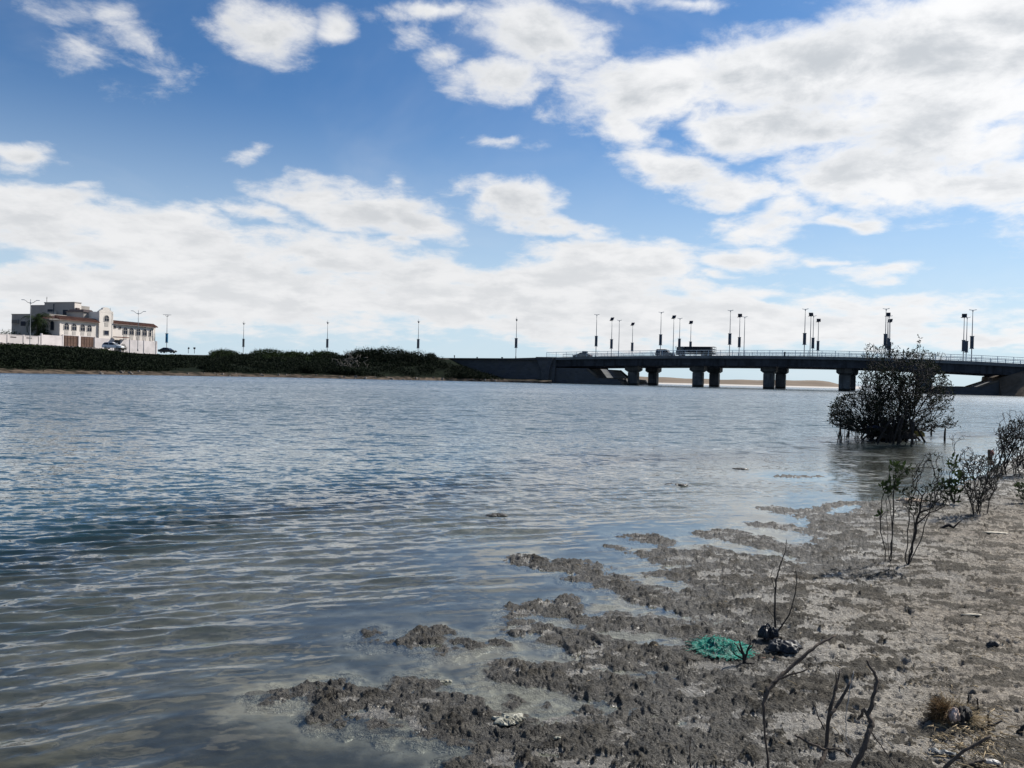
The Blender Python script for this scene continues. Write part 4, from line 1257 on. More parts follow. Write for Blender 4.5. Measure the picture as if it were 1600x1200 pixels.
arch_window(13.2, 13.25, 14.75, 1.4, .39)
rect_window(13.2, 9.65, 10.75, 1.5, .39); rect_window(16.3, 11.6, 12.2, .6); rect_window(18.0, 11.55, 12.15, .6)
# windows that look towards the river mouth (on the faces a = const)
def side_window(cx, cy, w_, h_, a, ac=False, arch=False):
    b_, z_ = b_on(cx, cy, a)
    f = HB(); f.ab(a - .07, a, b_ - w_ / 2 - .13, b_ + w_ / 2 + .13, z_ - h_ / 2 - .13, z_ + h_ / 2 + .13)
    fo = f.out('window', M_wframe, villa)
    g = HB(); g.ab(a - .10, a - .071, b_ - w_ / 2, b_ + w_ / 2, z_ - h_ / 2, z_ + h_ / 2); 
    if arch: g.tube([HV(a - .101, b_, z_ + h_ / 2 - .01), HV(a - .073, b_, z_ + h_ / 2 - .01)], w_ / 2, 14, smooth=False)
    g.out('pane', M_glass, fo)
side_window(547, 258, 1.8, 1.5, 12.6); side_window(420, 241, 1.9, .7, 12.6); side_window(450, 225, .35, 2.6, 12.6)
side_window(195, 350, 1.7, 1.2, 3.0); side_window(270, 350, 1.8, 1.2, 3.0); side_window(437, 375, 1.1, 1.7, -.5, arch=True)
ac_ = HB(); b_, z_ = b_on(135, 334, 3.0); ac_.ab(2.5, 3.0, b_ - 1.0, b_ + 1.0, z_ - .5, z_ + .5); ac_.out('air_conditioner', M_stucco2, villa)
g = HB()
for k in range(3): g.ab(2.44, 2.49, b_ - .9, b_ + .9, z_ - .35 + k * .3, z_ - .2 + k * .3)
g.out('air_conditioner_grille', M_dark, villa)
dish = HB(); b_, z_ = b_on(470, 262, 12.6); P = []
n_ = 14
for rr_, dd in ((0.02, .18), (.3, .12), (.55, 0.0)):
    for k in range(n_): P.append(HV(12.2 - dd * -1, b_ + rr_ * cos(2 * pi * k / n_), z_ + rr_ * sin(2 * pi * k / n_)))
dish.poly(P, [(q * n_ + k, q * n_ + (k + 1) % n_, (q + 1) * n_ + (k + 1) % n_, (q + 1) * n_ + k) for q in range(2) for k in range(n_)])
dish.tube([HV(12.3, b_, z_), HV(12.6, b_, z_ - .2)], .05, 5); dish.out('satellite_dish', M_wframe, villa)
an = HB(); b_, z_ = b_on(390, 160, 13.5); an.tube([HV(13.5, b_, 18.2), HV(13.5, b_, 19.9)], .06, 5); an.tube([HV(13.5, b_ - .3, 19.5), HV(13.5, b_ + .3, 19.5)], .03, 4); an.out('antenna', M_dark, villa)
an = HB(); an.tube([HV(14.7, 0, 16.0), HV(14.7, 0, 16.9)], .05, 5); an.out('antenna', M_dark, villa)
bx_ = HB(); b_, z_ = b_on(650, 235, 13.0); bx_.ab(12.9, 13.9, -9.94, -9.6, 16.0, 16.8); bx_.ab(13.0, 13.8, -9.94, -9.8, 14.6, 15.9); bx_.out('balcony_awning', M_tiledk, villa)
# columns of the rounded bay
for a in (29.75, 30.6, 31.05):
    q = HB(); q.tube([HV(a, .1 if a < 30 else -.5, 8.9), HV(a, .1 if a < 30 else -.5, 12.6)], .13, 8); q.out('column', M_stucco, villa)
# porch canopy and door
q = HB(); q.ab(15.1, 19.3, .65, 2.0, 9.12, 9.34); q.out('porch_canopy', M_tile, villa)
q = HB(); q.ab(15.8, 17.5, .62, .72, 5.6, 8.5); q.out('front_door', M_dark, villa)

# street wall with the garage doors
sw = empty('street_wall', HV(8, .7, 5.5)); tag(sw, 'whitewashed street wall with two brown metal garage doors in front of the villa', 'wall')
q = HB(); q.ab(-6.2, .05, .35, .65, 5.2, 8.6); q.ab(4.42, 5.05, .35, .7, 5.2, 8.85); q.ab(9.15, 15.7, .35, .6, 5.2, 8.72); q.ab(17.6, 30.9, .35, .6, 5.2, 8.75); q.ab(.05, 9.15, .30, .55, 8.82, 8.98)
for a in (-5.9, -.1, 9.5, 15.2, 21, 26, 30.5): q.ab(a - .16, a + .16, .3, .72, 5.2, 8.9)
q.out('wall_panel', M_wallw, sw)
for (a0, a1) in ((.12, 4.38), (5.09, 9.11)):
    q = HB(); q.ab(a0, a1, .4, .5, 5.4, 8.8)
    for k in range(5):
        a = a0 + (k + .5) * (a1 - a0) / 5; q.ab(a - .03, a + .03, .5, .56, 5.4, 8.78)
    for z in (5.9, 7.1, 8.2): q.ab(a0, a1, .5, .555, z - .05, z + .05)
    q.out('garage_door', M_rust, sw)
gw = empty('garden_wall', HV(-16, .5, 5.5)); tag(gw, 'long plain whitewashed garden wall left of the garage doors, under the palm', 'wall')
q = HB(); q.ab(-60, -6.25, .35, .6, 5.0, 8.05); q.ab(-60, -6.25, .3, .66, 8.05, 8.17)
for k in range(14): a = -6.6 - k * 4.0; q.ab(a - .15, a + .15, .3, .7, 5.0, 8.3)
q.out('wall_panel', M_wallw, gw)
q = HB()
for k in range(9):
    a = -9.2 - k * 4.0; q.ab(a - .7, a + .7, .61, .64, 7.5, 7.72)
q.out('vent_slot', M_tiledk, gw)

# ------------------------------------------------------------------ leaves and bushes
def leaf_mat(name, a, b, trans=0.25):
    return simple_mat(name, a, 0.85, 0.3, 1.5, col2=b, trans=trans, spec=0.08)
M_leafdk = leaf_mat('dark_scrub_leaf', (0.010, 0.016, 0.007), (0.005, 0.008, 0.005), .1)
M_leafmid = leaf_mat('scrub_leaf', (0.030, 0.046, 0.016), (0.014, 0.022, 0.009), .2)
M_palm = leaf_mat('palm_leaf', (0.035, 0.055, 0.02), (0.02, 0.03, 0.012), .25)
M_bark = simple_mat('dark_bark', (0.045, 0.036, 0.028), 0.9, 0.4, 6, bump=.004, bscale=40)

def leaf_quads(C3, size, rng, aspect=0.55, up=0.3, curl=False):
    """numpy: one rhombic leaf per centre"""
    n = len(C3)
    d = rng.normal(size=(n, 3)); d[:, 2] += up; d /= np.linalg.norm(d, axis=1)[:, None]
    e = rng.normal(size=(n, 3)); e -= (e * d).sum(1)[:, None] * d; e /= np.linalg.norm(e, axis=1)[:, None] + 1e-9
    s = np.asarray(size) * rng.uniform(.6, 1.25, n)
    d *= s[:, None]; e *= (s * aspect * .5)[:, None]
    V = np.stack([C3, C3 + d * .5 + e, C3 + d, C3 + d * .5 - e], 1).reshape(-1, 3)
    Fq = np.arange(4 * n).reshape(-1, 4)
    return V, Fq

def blob_points(n, c, r, rng, shell=0.35, lump=0.35, seed=0, flat=0.0):
    """points in a lumpy half-ellipsoid"""
    d = rng.normal(size=(n, 3)); d /= np.linalg.norm(d, axis=1)[:, None]
    d[:, 2] = np.abs(d[:, 2]) * (1) - flat * 0
    az = np.arctan2(d[:, 1], d[:, 0])
    rr = 1 + lump * pn(d[:, 0] * 2.2 + seed * 3.1, d[:, 2] * 2.6 + az * .8, seed) + lump * .5 * pn(d[:, 0] * 6 + seed, d[:, 2] * 6 + d[:, 1] * 5, seed + 3)
    k = (shell + (1 - shell) * rng.uniform(0, 1, n) ** .5) * rr
    return np.asarray(c) + d * k[:, None] * np.asarray(r)

def far_bush(name, base, r, n, size, mat, label, cat, group, seed, trunk=True, lump=.35, twig=True):
    rng = np.random.default_rng(seed); rnd = random.Random(seed)
    root = empty(name, base); tag(root, label, cat, group)
    pts = blob_points(n, (0, 0, r[2] * .12), r, rng, .25, lump, seed)
    V, Fq = leaf_quads(pts, size, rng, .6)
    if twig:
        # sprigs that stand proud of the outline
        m_ = max(10, n // 30); sp_ = blob_points(m_, (0, 0, r[2] * .12), (r[0] * 1.02, r[1] * 1.02, r[2] * 1.02), rng, .93, lump, seed)
        ext = []
        for p in sp_:
            for k in range(4): ext.append(p + np.array([rnd.uniform(-.15, .15), rnd.uniform(-.15, .15), k * size * .45]))
        V2, F2 = leaf_quads(np.array(ext), size * .55, rng, .5, 1.0)
        Fq = np.concatenate([Fq, F2 + len(V)]); V = np.concatenate([V, V2])
    obj_from('crown', np_mesh('crown', V, Fq, mat), root)
    t_ = MB()
    for k in range(6):
        a = rnd.uniform(0, 2 * pi); q = (cos(a) * r[0] * .5, sin(a) * r[1] * .5, r[2] * rnd.uniform(.5, .85))
        t_.tube([(0, 0, -.3), (q[0] * .3, q[1] * .3, q[2] * .5), q], [.12, .08, .03], 5)
    t_.build('trunk', M_bark, root)
    return root

# green mass along the bank: nobody could count it
rng = np.random.default_rng(3); rnd = random.Random(3)
Vs, Fs = [], []; nv = 0
def add_clump(p, r, n, size, seed):
    global nv
    pts = blob_points(n, (p[0], p[1], p[2] - .2), r, rng, .3, .4, seed)
    V, Fq = leaf_quads(pts, size, rng, .6)
    Vs.append(V); Fs.append(Fq + nv); nv += len(V)
k = 0
while k < 620:
    px = rnd.uniform(-260, 770) if k % 6 else rnd.uniform(110, 270)
    f = rnd.uniform(.09, .97)
    if not k % 6: f = rnd.uniform(.07, .45)
    top = 1.0 if px > 300 else .9
    p = bank_pt(px, f)
    rad_ = rnd.uniform(1.6, 3.6)
    h = rnd.uniform(.7, 1.7)
    # keep the top line low: the road and the wall must stay visible above it
    lim = 5.55 + (-0.25 if px < 240 else 0.15 if px < 330 else (1.0 if px < 690 else -0.4)) + rnd.uniform(-.3, .25)
    if px < 330: lim = min(lim, 1.5 + 4.0 * p.y / crest_pt(px)[1] + rnd.uniform(-.15, .12))
    if px > 690: lim = np.interp(px, [690, 770], [5.2, 1.2])
    if p.z + h > lim: h = lim - p.z
    if h < .25: 
        k += 1; continue
    add_clump(p, (rad_, rad_, h), int(150 + 80 * rad_), .34, k); k += 1
sh = obj_from('shrubbery', np_mesh('shrubbery', np.concatenate(Vs), np.concatenate(Fs), M_leafdk), kind='stuff')
tag(sh, 'unbroken dark green scrub covering the far left river bank', 'shrubbery')
# lighter grassy scrub on top
Vs, Fs = [], []; nv = 0
for k in range(150):
    px = rnd.uniform(-200, 560); f = rnd.uniform(.55, 1.02); p = bank_pt(px, f)
    lim = 5.65 + rnd.uniform(-.2, .2)
    if px < 330: lim = min(lim, 1.5 + 4.0 * p.y / crest_pt(px)[1] + rnd.uniform(-.2, .1))
    h = min(rnd.uniform(.4, 1.0), lim - p.z + .1)
    if h < .2: continue
    add_clump((p.x, p.y, p.z + .2), (rnd.uniform(1, 2.4), rnd.uniform(1, 2), h), 110, .36, 900 + k)
sh = obj_from('undergrowth', np_mesh('undergrowth', np.concatenate(Vs), np.concatenate(Fs), M_leafmid), kind='stuff')
tag(sh, 'brighter low green growth along the top of the left bank', 'undergrowth')

BUSH = [ # px, f along the bank, height of top px, half width px, label
 (350, .93, 546, 24, 'low rounded bush left of the grey-bannered lamp post'),
 (418, .9, 545.5, 30, 'spreading bush with a pointed tuft between the two middle lamp posts'),
 (460, .86, 549, 22, 'flat bush just left of the lamp post with the dark blue banner'),
 (505, .88, 548, 26, 'dark bush at the foot of the lamp post with the dark blue banner'),
 (336, .18, 568, 26, 'dark bush hanging over the waterline, leftmost of the overhanging ones'),
 (478, .16, 571, 24, 'dark bush over the waterline below the dark blue banner'),
 (540, .15, 573, 26, 'dark bush at the waterline beside the pale twiggy deadwood'),
 (575, .75, 546.5, 42, 'left shoulder of dark growth joined to the domed bush'),
 (600, .85, 543, 54, 'large domed dark acacia bush, highest on the bank'),
 (640, .7, 550, 46, 'sloping bush on the right side of the domed acacia'),
 (672.5, .97, 551.5, 10, 'small twiggy round bush standing alone right of the domed acacia'),
]
for i, (px, f, ty, hw, lab) in enumerate(BUSH):
    b_ = bank_pt(px, f); d = ray(px, ty)
    zt = EYE + d.z / d.y * b_.y
    rx = hw / 1200 * b_.y
    hgt = zt - b_.z
    base = Vector((b_.x, b_.y, b_.z - .1))
    far_bush('acacia_bush' if hw > 40 else 'bush', base, (rx, rx * .8, max(.8, hgt * .93)), int(900 + 90 * hw), .34 if hw > 12 else .22, M_leafdk if i > 3 else M_leafmid,
             lab, 'bush', 'bushes on the left bank', 60 + i, lump=.22)
# deadwood and rubble pale in the scrub
p0 = bank_pt(545, .26); mb = MB()
for k in range(80):
    a = rnd.uniform(0, 2 * pi); q = Vector((rnd.gauss(0, 1.6), rnd.gauss(0, 1), rnd.uniform(.4, 3.2)))
    mb.tube([q, q + Vector((rnd.gauss(0, .7), rnd.gauss(0, .4), rnd.gauss(0, .8)))], rnd.uniform(.03, .07), 4)
o = mb.build('deadwood', simple_mat('bleached_twigs', (0.13, 0.115, 0.10), .9, .3, 2)); o.location = p0; tag(o, 'pale grey tangle of dead branches in the scrub left of the domed acacia', 'deadwood')
mb = MB()
for k in range(260):
    px = rnd.uniform(-40, 160) if k < 180 else rnd.uniform(150, 780); p = bank_pt(px, rnd.uniform(.97, 1.0) if k < 180 else rnd.uniform(.0, .06))
    s_ = rnd.uniform(.12, .45); mb.box((p.x, p.y, p.z + s_ * .2), (s_ * 1.5, s_, s_ * .8), rnd.uniform(0, 3), .7)
o = mb.build('rubble', simple_mat('pale_rubble', (0.15, 0.13, 0.115), .9, .4, 1.5), kind='stuff'); tag(o, 'pale stones and rubble along the street edge and waterline', 'rubble')
# bushes left of the grey block, shrub beside the porch
b_, z_ = b_on(60, 420, -2); loc_ = HV(-2, b_, 7.2)
far_bush('bush', loc_, (4.6, 3, 2.2), 1500, .3, M_leafmid, 'round green bush behind the garden wall, far left', 'bush', 'garden bushes', 91)
loc_ = HV(18.3, 1.0, 5.6); far_bush('bush', loc_, (.9, .8, 1.7), 500, .2, M_leafdk, 'small dark conical shrub beside the villa door', 'bush', 'garden bushes', 92)
# palm
def palm(loc, H, L, seed, label):
    root = empty('palm_tree', loc); tag(root, label, 'palm tree'); rnd = random.Random(seed)
    t_ = MB(); t_.tube([(0, 0, -.2), (.1, 0, H * .4), (.05, .1, H * .8), (0, 0, H)], [.34, .28, .26, .32], 10); t_.build('trunk', M_bark, root)
    c_ = MB()
    for k in range(54):
        az = rnd.uniform(0, 2 * pi); e0 = rnd.uniform(-.5, 1.35); l = L * rnd.uniform(.75, 1.05)
        pts = []; p = Vector((0, 0, H)); e = e0
        for q in range(9):
            pts.append(p.copy()); p = p + Vector((cos(az) * cos(e), sin(az) * cos(e), sin(e))) * (l / 8); e -= .19 + .05 * q * .5
        for q in range(8):
            a, b_ = pts[q], pts[q + 1]; sd_ = Vector((-sin(az), cos(az), 0))
            for h in range(3):
                o = a.lerp(b_, h / 3); wl = (.75 if 0 < q < 7 else .4) * L / 3.6
                for sg in (-1, 1):
                    tip = o + sd_ * sg * wl * rnd.uniform(.7, 1) + (b_ - a) * .9 + Vector((0, 0, -.25 - rnd.uniform(0, .2)))
                    c_.poly([o, o + (b_ - a) * .16, tip], [(0, 1, 2)])
        c_.tube(pts, [.035] * 9, 3)
    c_.build('crown', M_palm, root)
b_, z_ = b_on(312, 300, -3.0)
palm(HV(-3, b_, 5.5), 6.6, 4.3, 5, 'tall date palm with drooping fronds in front of the grey rear wing')
b_, z_ = b_on(350, 400, -2.0)
palm(HV(-2, b_, 5.5), 3.4, 2.6, 6, 'shorter palm below the tall one, behind the white wall')
# ------------------------------------------------------------------ mangroves, saplings, sticks and litter on the near shore
M_twig = simple_mat('dark_twig_bark', (0.022, 0.018, 0.016), 0.85, 0.4, 30, bump=.002, bscale=90)
M_twigbr = simple_mat('brown_twig_bark', (0.085, 0.062, 0.046), 0.85, 0.55, 45, bump=.003, bscale=120, stretch=(1, 1, .3))
M_mleaf = leaf_mat('mangrove_leaf', (0.040, 0.060, 0.022), (0.022, 0.032, 0.014), .3)
M_mleafdk = leaf_mat('mangrove_leaf_dark', (0.022, 0.030, 0.016), (0.012, 0.016, 0.010), .2)

def vpt(px, py, Y):
    """point seen at a pixel, at depth Y"""
    d = ray(px, py); return Vector((d.x / d.y * Y, Y, EYE + d.z / d.y * Y))

def grow(base, targets, step, rnd, rtip, expo=0.42, jitter=.09, up=0.25, maxr=None):
    """join target points to a trunk foot as one branching skeleton (numpy)"""
    nodes = [np.array(b) for b in base]; par = [-1] * len(base)
    base_c = np.mean(np.array(base), 0)
    T = sorted(targets, key=lambda p: np.linalg.norm(np.array(p) - base_c))
    arr = np.zeros((90000, 3)); arr[:len(nodes)] = nodes; n = len(nodes)
    par = np.full(90000, -1)
    depth = np.zeros(90000)
    first = []
    if len(base) > 1:
        far = T[len(T) // 4:]
        first = [(i, rnd.choice(far)) for i in range(len(base))]
    for it in range(len(first) + len(T)):
        tg = np.array(first[it][1] if it < len(first) else T[it - len(first)])
        dv = arr[:n] - tg
        dist = np.sqrt((dv ** 2).sum(1)); 
        # prefer joining from below and from branches that are not too winding
        cost = dist + .35 * depth[:n] + np.maximum(arr[:n, 2] - tg[2], 0) * .8
        j = first[it][0] if it < len(first) else int(np.argmin(cost)); L = dist[j]; k = max(1, int(L / step)); prev = j
        a = arr[j].copy(); mid = (a + tg) / 2 + np.array([0, 0, -up * L * .5]) + np.array([rnd.gauss(0, 1) for _ in range(3)]) * jitter * L
        for q in range(1, k + 1):
            f = q / k; p = (1 - f) ** 2 * a + 2 * f * (1 - f) * mid + f * f * tg
            if q < k: p = p + np.array([rnd.gauss(0, 1) for _ in range(3)]) * step * .10
            arr[n] = p; par[n] = prev; depth[n] = depth[prev] + L / k; prev = n; n += 1
            if n >= 89990: break
        if n >= 89990: break
    w = np.zeros(n); kids = np.zeros(n, int)
    for i in range(n - 1, -1, -1):
        if w[i] == 0: w[i] = 1; 
        if par[i] >= 0: w[par[i]] += w[i] if kids[i] >= 0 else 0; kids[par[i]] += 1
    leafn = np.zeros(n)
    for i in range(n - 1, -1, -1):
        if kids[i] == 0: leafn[i] = 1
        if par[i] >= 0: leafn[par[i]] += leafn[i]
    r = rtip * np.maximum(leafn, 1) ** expo
    if maxr: r = np.minimum(r, maxr)
    tips = [i for i in range(n) if kids[i] == 0]
    return arr[:n], par[:n], r, tips, leafn

def skel_mesh(arr, par, r, sides=4, idx=None):
    """prisms along every bone"""
    i = np.array([k for k in range(len(arr)) if par[k] >= 0 and (idx is None or idx[k]) and np.abs(arr[k] - arr[par[k]]).sum() > 1e-5])
    A = arr[par[i]]; B = arr[i]; ra = r[par[i]]; rb = r[i]
    ra = np.minimum(ra, rb * 1.7)
    d = B - A; ln = np.linalg.norm(d, axis=1)[:, None] + 1e-9; d = d / ln
    B = B + d * rb[:, None] * .4
    ref = np.where(np.abs(d[:, 2:3]) < .9, np.array([[0, 0, 1.0]]), np.array([[1.0, 0, 0]]))
    u = np.cross(d, ref); u /= np.linalg.norm(u, axis=1)[:, None]; w = np.cross(d, u)
    V = []
    for (Pt, rr) in ((A, ra), (B, rb)):
        for k in range(sides):
            an = 2 * pi * k / sides
            V.append(Pt + (u * cos(an) + w * sin(an)) * rr[:, None])
    V = np.stack(V, 1).reshape(-1, 3); m = 2 * sides
    base = (np.arange(len(i)) * m)[:, None]
    Fq = np.concatenate([base + np.array([[k, (k + 1) % sides, sides + (k + 1) % sides, sides + k]]) for k in range(sides)])
    return V, Fq

def px_blob(n, cx, cy, rx, ry, Y, ry_m, rnd, dens=.45):
    out = []
    for _ in range(n):
        a = rnd.uniform(0, 2 * pi); k = rnd.random() ** dens
        out.append(vpt(cx + rx * cos(a) * k, cy + ry * sin(a) * k, Y + rnd.gauss(0, ry_m) * .6))
    return out

def mangrove(name, base_px, base_w, blobs, label, cat, group, seed, rtip=.004, step=.12, leaf=.05, leafn=3, leaf_zmin=None, mleaf=None, Y=None, nstem=5, expo=.42, leafprob=.3, maxr=None, mtw=None, sides=4, up=.25, zbase=None):
    rnd = random.Random(seed); rng = np.random.default_rng(seed)
    bp = gp(*base_px) if Y is None else vpt(*base_px, Y)
    Yb = bp.y
    root = empty(name, bp); tag(root, label, cat, group)
    base = [(bp.x + rnd.uniform(-1, 1) * base_w, bp.y + rnd.uniform(-1, 1) * base_w, bp.z - .08) for _ in range(nstem)]
    T = []; prob = []
    for (n, cx, cy, rx, ry, dep, lp) in blobs:
        ps = px_blob(n, cx, cy, rx, ry, Yb, dep, rnd)
        T += ps; prob += [(p, lp) for p in ps]
    T = [t_ for t_ in T if t_.z > bp.z + .02]
    arr, par, r, tips, leafn_ = grow(base, T, step, rnd, rtip, expo, up=up, maxr=maxr)
    arr = arr - np.array(bp)
    lim = max(4, np.percentile(leafn_, 97))
    big = leafn_ > lim
    if 1 < nstem and name != 'mangrove_tree': big[:] = False
    big &= par >= 0
    if big.any():
        V, Fq = skel_mesh(arr, par, r, 6, big); obj_from('trunk', np_mesh('trunk', V, Fq, mtw or M_twig, True), root)
    V, Fq = skel_mesh(arr, par, r, sides, ~big)
    obj_from('branches', np_mesh('branches', V, Fq, mtw or M_twig, True), root)
    if leaf > 0:
        cs = []
        tp = {}
        for p, lp in prob: tp[(round(p.x - bp.x, 3), round(p.y - bp.y, 3), round(p.z - bp.z, 3))] = lp
        for i in tips:
            q = arr[i]; lp = tp.get((round(q[0], 3), round(q[1], 3), round(q[2], 3)), leafprob)
            if rnd.random() < lp:
                for k in range(leafn):
                    pr = arr[par[i]] if par[i] >= 0 else q
                    f = rnd.uniform(.0, 1.0)
                    cs.append(q * f + pr * (1 - f) + np.array([rnd.gauss(0, leaf * .25) for _ in range(3)]))
        if cs:
            V, Fq = leaf_quads(np.array(cs), leaf, rng, .42, .5)
            obj_from('leaves', np_mesh('leaves', V, Fq, mleaf or M_mleafdk), root)
    return root

TY = 21.0
big = mangrove('mangrove_tree', (1388, 684), .55, [
    (1300, 1410, 602, 70, 54, 1.3, .75), (260, 1470, 612, 22, 30, .8, .8), (900, 1390, 600, 24, 26, .5, 1), (800, 1421, 612, 19, 26, .5, 1), (800, 1388, 642, 38, 22, .6, .9),
    (1500, 1338, 640, 42, 26, .8, .6), (420, 1314, 654, 20, 13, .5, .5), (700, 1348, 664, 42, 10, .7, .4),
    (190, 1375, 560, 26, 20, .6, .5), (220, 1432, 560, 28, 16, .6, .6), (60, 1452, 556, 26, 14, .4, .1), (44, 1358, 550, 12, 16, .3, .15), (50, 1392, 545, 14, 10, .3, .5),
    (12, 1436, 536, 4, 12, .1, 1), (14, 1372, 540, 16, 8, .2, .2), (280, 1452, 600, 26, 34, .7, .9), (170, 1468, 645, 26, 20, .6, .6), (90, 1482, 664, 18, 6, .5, .4), (360, 1425, 655, 34, 18, .7, .4),
    (330, 1365, 605, 18, 40, .7, .8), (400, 1390, 655, 34, 22, .7, .4), (900, 1380, 668, 56, 12, .7, .7), (260, 1440, 664, 30, 10, .6, .4)],
    'big dark many-stemmed mangrove standing in the water before the right half of the bridge', 'mangrove tree', None, 21,
    rtip=.0042, step=.11, leaf=.075, leafn=4, Y=TY, nstem=11, expo=.345, up=.35, leafprob=.3, sides=3)
# stilt roots and dark flotsam at its foot
rnd = random.Random(9)
for k in range(56):
    px = rnd.uniform(1308, 1448); Y = TY + rnd.gauss(0, .6)
    x = vpt(px, 680, Y).x; h = rnd.uniform(.06, .32); mb = MB()
    mb.tube([(x - big.location.x, Y - big.location.y, -.06 - big.location.z), (x - big.location.x + rnd.gauss(0, .05), Y - big.location.y, h - big.location.z)], [.014, .006], 4)
    mb.build('stilt_root', M_twig, big)
for k in range(40):
    px = rnd.gauss(1392, 22); Y = TY + rnd.gauss(0, .5); x = vpt(px, 680, Y).x; x2 = x + (big.location.x - x) * .5
    h = rnd.uniform(.2, .5); mb = MB()
    mb.tube([(x - big.location.x, Y - big.location.y, -.06 - big.location.z), (x * .4 + x2 * .6 - big.location.x, Y - big.location.y, h - big.location.z), (x2 - big.location.x, Y - big.location.y, h * 1.5 - big.location.z)], [.03, .025, .03], 5)
    mb.build('stilt_root', M_twig, big)

def crumple(name, loc, size, mat, seed, label, cat, sub=5, amp=.45, freq=3.0, ridge=True, floor=-.25, group=None, rz=0.0, parent=None):
    """crumpled sack or sheet lying on the mud"""
    import bmesh
    b = bmesh.new(); bmesh.ops.create_icosphere(b, subdivisions=sub, radius=1.0)
    V = np.array([v.co[:] for v in b.verts])
    U = V * np.array(size) / max(size) * freq; x_, y_, z_ = U[:, 0], U[:, 1], U[:, 2]
    wq = .35 * pn(x_ * 1.3 + seed, y_ * 1.3 + z_, seed + 7)
    def rdg(k, sd_): return 1 - np.abs(pn((x_ + wq) * k + z_ * .8 + seed * 1.7, (y_ - wq) * k + z_ * .6 - seed, sd_)) * 2.6
    n1, n2, n3 = rdg(.8, seed), rdg(1.7, seed + 1), rdg(3.6, seed + 2)
    hgt = n1 * .5 + n2 * .34 + n3 * .18 if ridge else n1
    az_ = np.arctan2(V[:, 1], V[:, 0])
    lat = 1 + .25 * np.sin(az_ * 2 + seed) + .45 * pn(np.cos(az_) * 1.6 + seed, np.sin(az_) * 1.6, seed + 5) + .16 * pn(np.cos(az_) * 6, np.sin(az_) * 6 + seed, seed + 6)
    Z0 = np.maximum(V[:, 2], floor)
    up_ = np.clip(V[:, 2] + .15, 0, 1)
    V = np.stack([V[:, 0] * lat + .10 * amp * n2 * V[:, 0], V[:, 1] * lat + .10 * amp * n3 * V[:, 1], Z0 * .75 + up_ ** .5 * amp * (hgt - .35) * 1.25], 1)
    V = V * np.array(size)
    for v, c in zip(b.verts, V): v.co = c
    me = bpy.data.meshes.new(name); b.to_mesh(me); b.free(); me.materials.append(mat)
    me.polygons.foreach_set('use_smooth', [True] * len(me.polygons))
    o = obj_from(name, me, parent); o.location = loc; o.rotation_euler = (0, 0, rz)
    if label: tag(o, label, cat, group)
    return o
M_yellow = simple_mat('dull_yellow_plastic', (0.22, 0.16, 0.02), .5, .5, 6)
M_bluebag = simple_mat('faded_blue_plastic', (0.02, 0.035, 0.09), .5, .5, 6)
M_black = simple_mat('black_plastic_film', (0.012, 0.014, 0.020), .5, .3, 8, spec=.35)
crumple('plastic_sack', vpt(1431, 680, TY - .15), (.22, .12, .16), M_yellow, 3, 'yellow plastic sack caught in the roots of the big mangrove', 'sack')
crumple('plastic_bag', vpt(1368, 668, TY - .3), (.18, .10, .07), M_bluebag, 4, 'torn blue plastic caught low in the big mangrove', 'plastic bag')
crumple('flotsam', vpt(1393, 681, TY), (.62, .4, .26), M_twig, 5, 'dark heap of mud and drift at the foot of the big mangrove', 'flotsam')
for (px, py, h, lab) in ((1455, 680, .32, 'short dark stake in the water just right of the yellow sack'), (1476, 688, .34, 'thin dark stake in the water, rightmost of the stakes'),
                    (1312.5, 681, .36, 'dark stake in the water left of the big mangrove'), (1326, 682, .2, 'stub of a stake left of the big mangrove, beside the taller one')):
    p = gp(px, py); q = flat_pt(px, py); mb = MB()
    mb.tube([(0, 0, -.3), (0, 0, h * .5), (.01, 0, h)], [.028, .026, .02], 6)
    if px == 1455: mb.tube([(-.12, 0, h * .35), (0, 0, h * .55), (.11, 0, h * .3)], .02, 5)
    o = mb.build('stake', M_twig); o.location = (q[0], q[1], 0); tag(o, lab, 'stake', 'stakes in the water')

def stick(name, pts_px, Y0, rads, mat, label, cat='stick', branches=(), dY=None, group=None, n=7, twigjit=.0013):
    """stick through pixels; first point on the ground"""
    g = gp(*pts_px[0]) if Y0 is None else vpt(*pts_px[0], Y0)
    Yb = g.y; root_loc = g
    rnd = random.Random(len(label) * 7 + int(pts_px[0][0]))
    def path(pp, rr, y0, y1, mb):
        P = [vpt(px, py, y0 + (y1 - y0) * i / max(1, len(pp) - 1)) - root_loc for i, (px, py) in enumerate(pp)]
        Q = []; RR = []
        for i in range(len(P) - 1):
            for k in range(5):
                f = k / 5; j = Vector((rnd.gauss(0, 1), rnd.gauss(0, 1), rnd.gauss(0, 1))) * twigjit * (1 if (i or k) else 0)
                Q.append(P[i].lerp(P[i + 1], f) + j); RR.append(.85 * (rr[i] * (1 - f) + rr[i + 1] * f) * rnd.uniform(.9, 1.12))
        Q.append(P[-1]); RR.append(rr[-1] * .8)
        mb.tube(Q, RR, n)
    mb = MB(); path(pts_px, rads, Yb, Yb + (dY or 0), mb)
    if not branches:
        o = mb.build(name, mat); o.location = root_loc; tag(o, label, cat, group); return o
    root = empty(name, root_loc); tag(root, label, cat, group); mb.build('stem', mat, root)
    for (pp, rr, ya, yb) in branches:
        b = MB(); path(pp, rr, Yb + ya, Yb + yb, b); b.build('side_branch', mat, root)
    return root

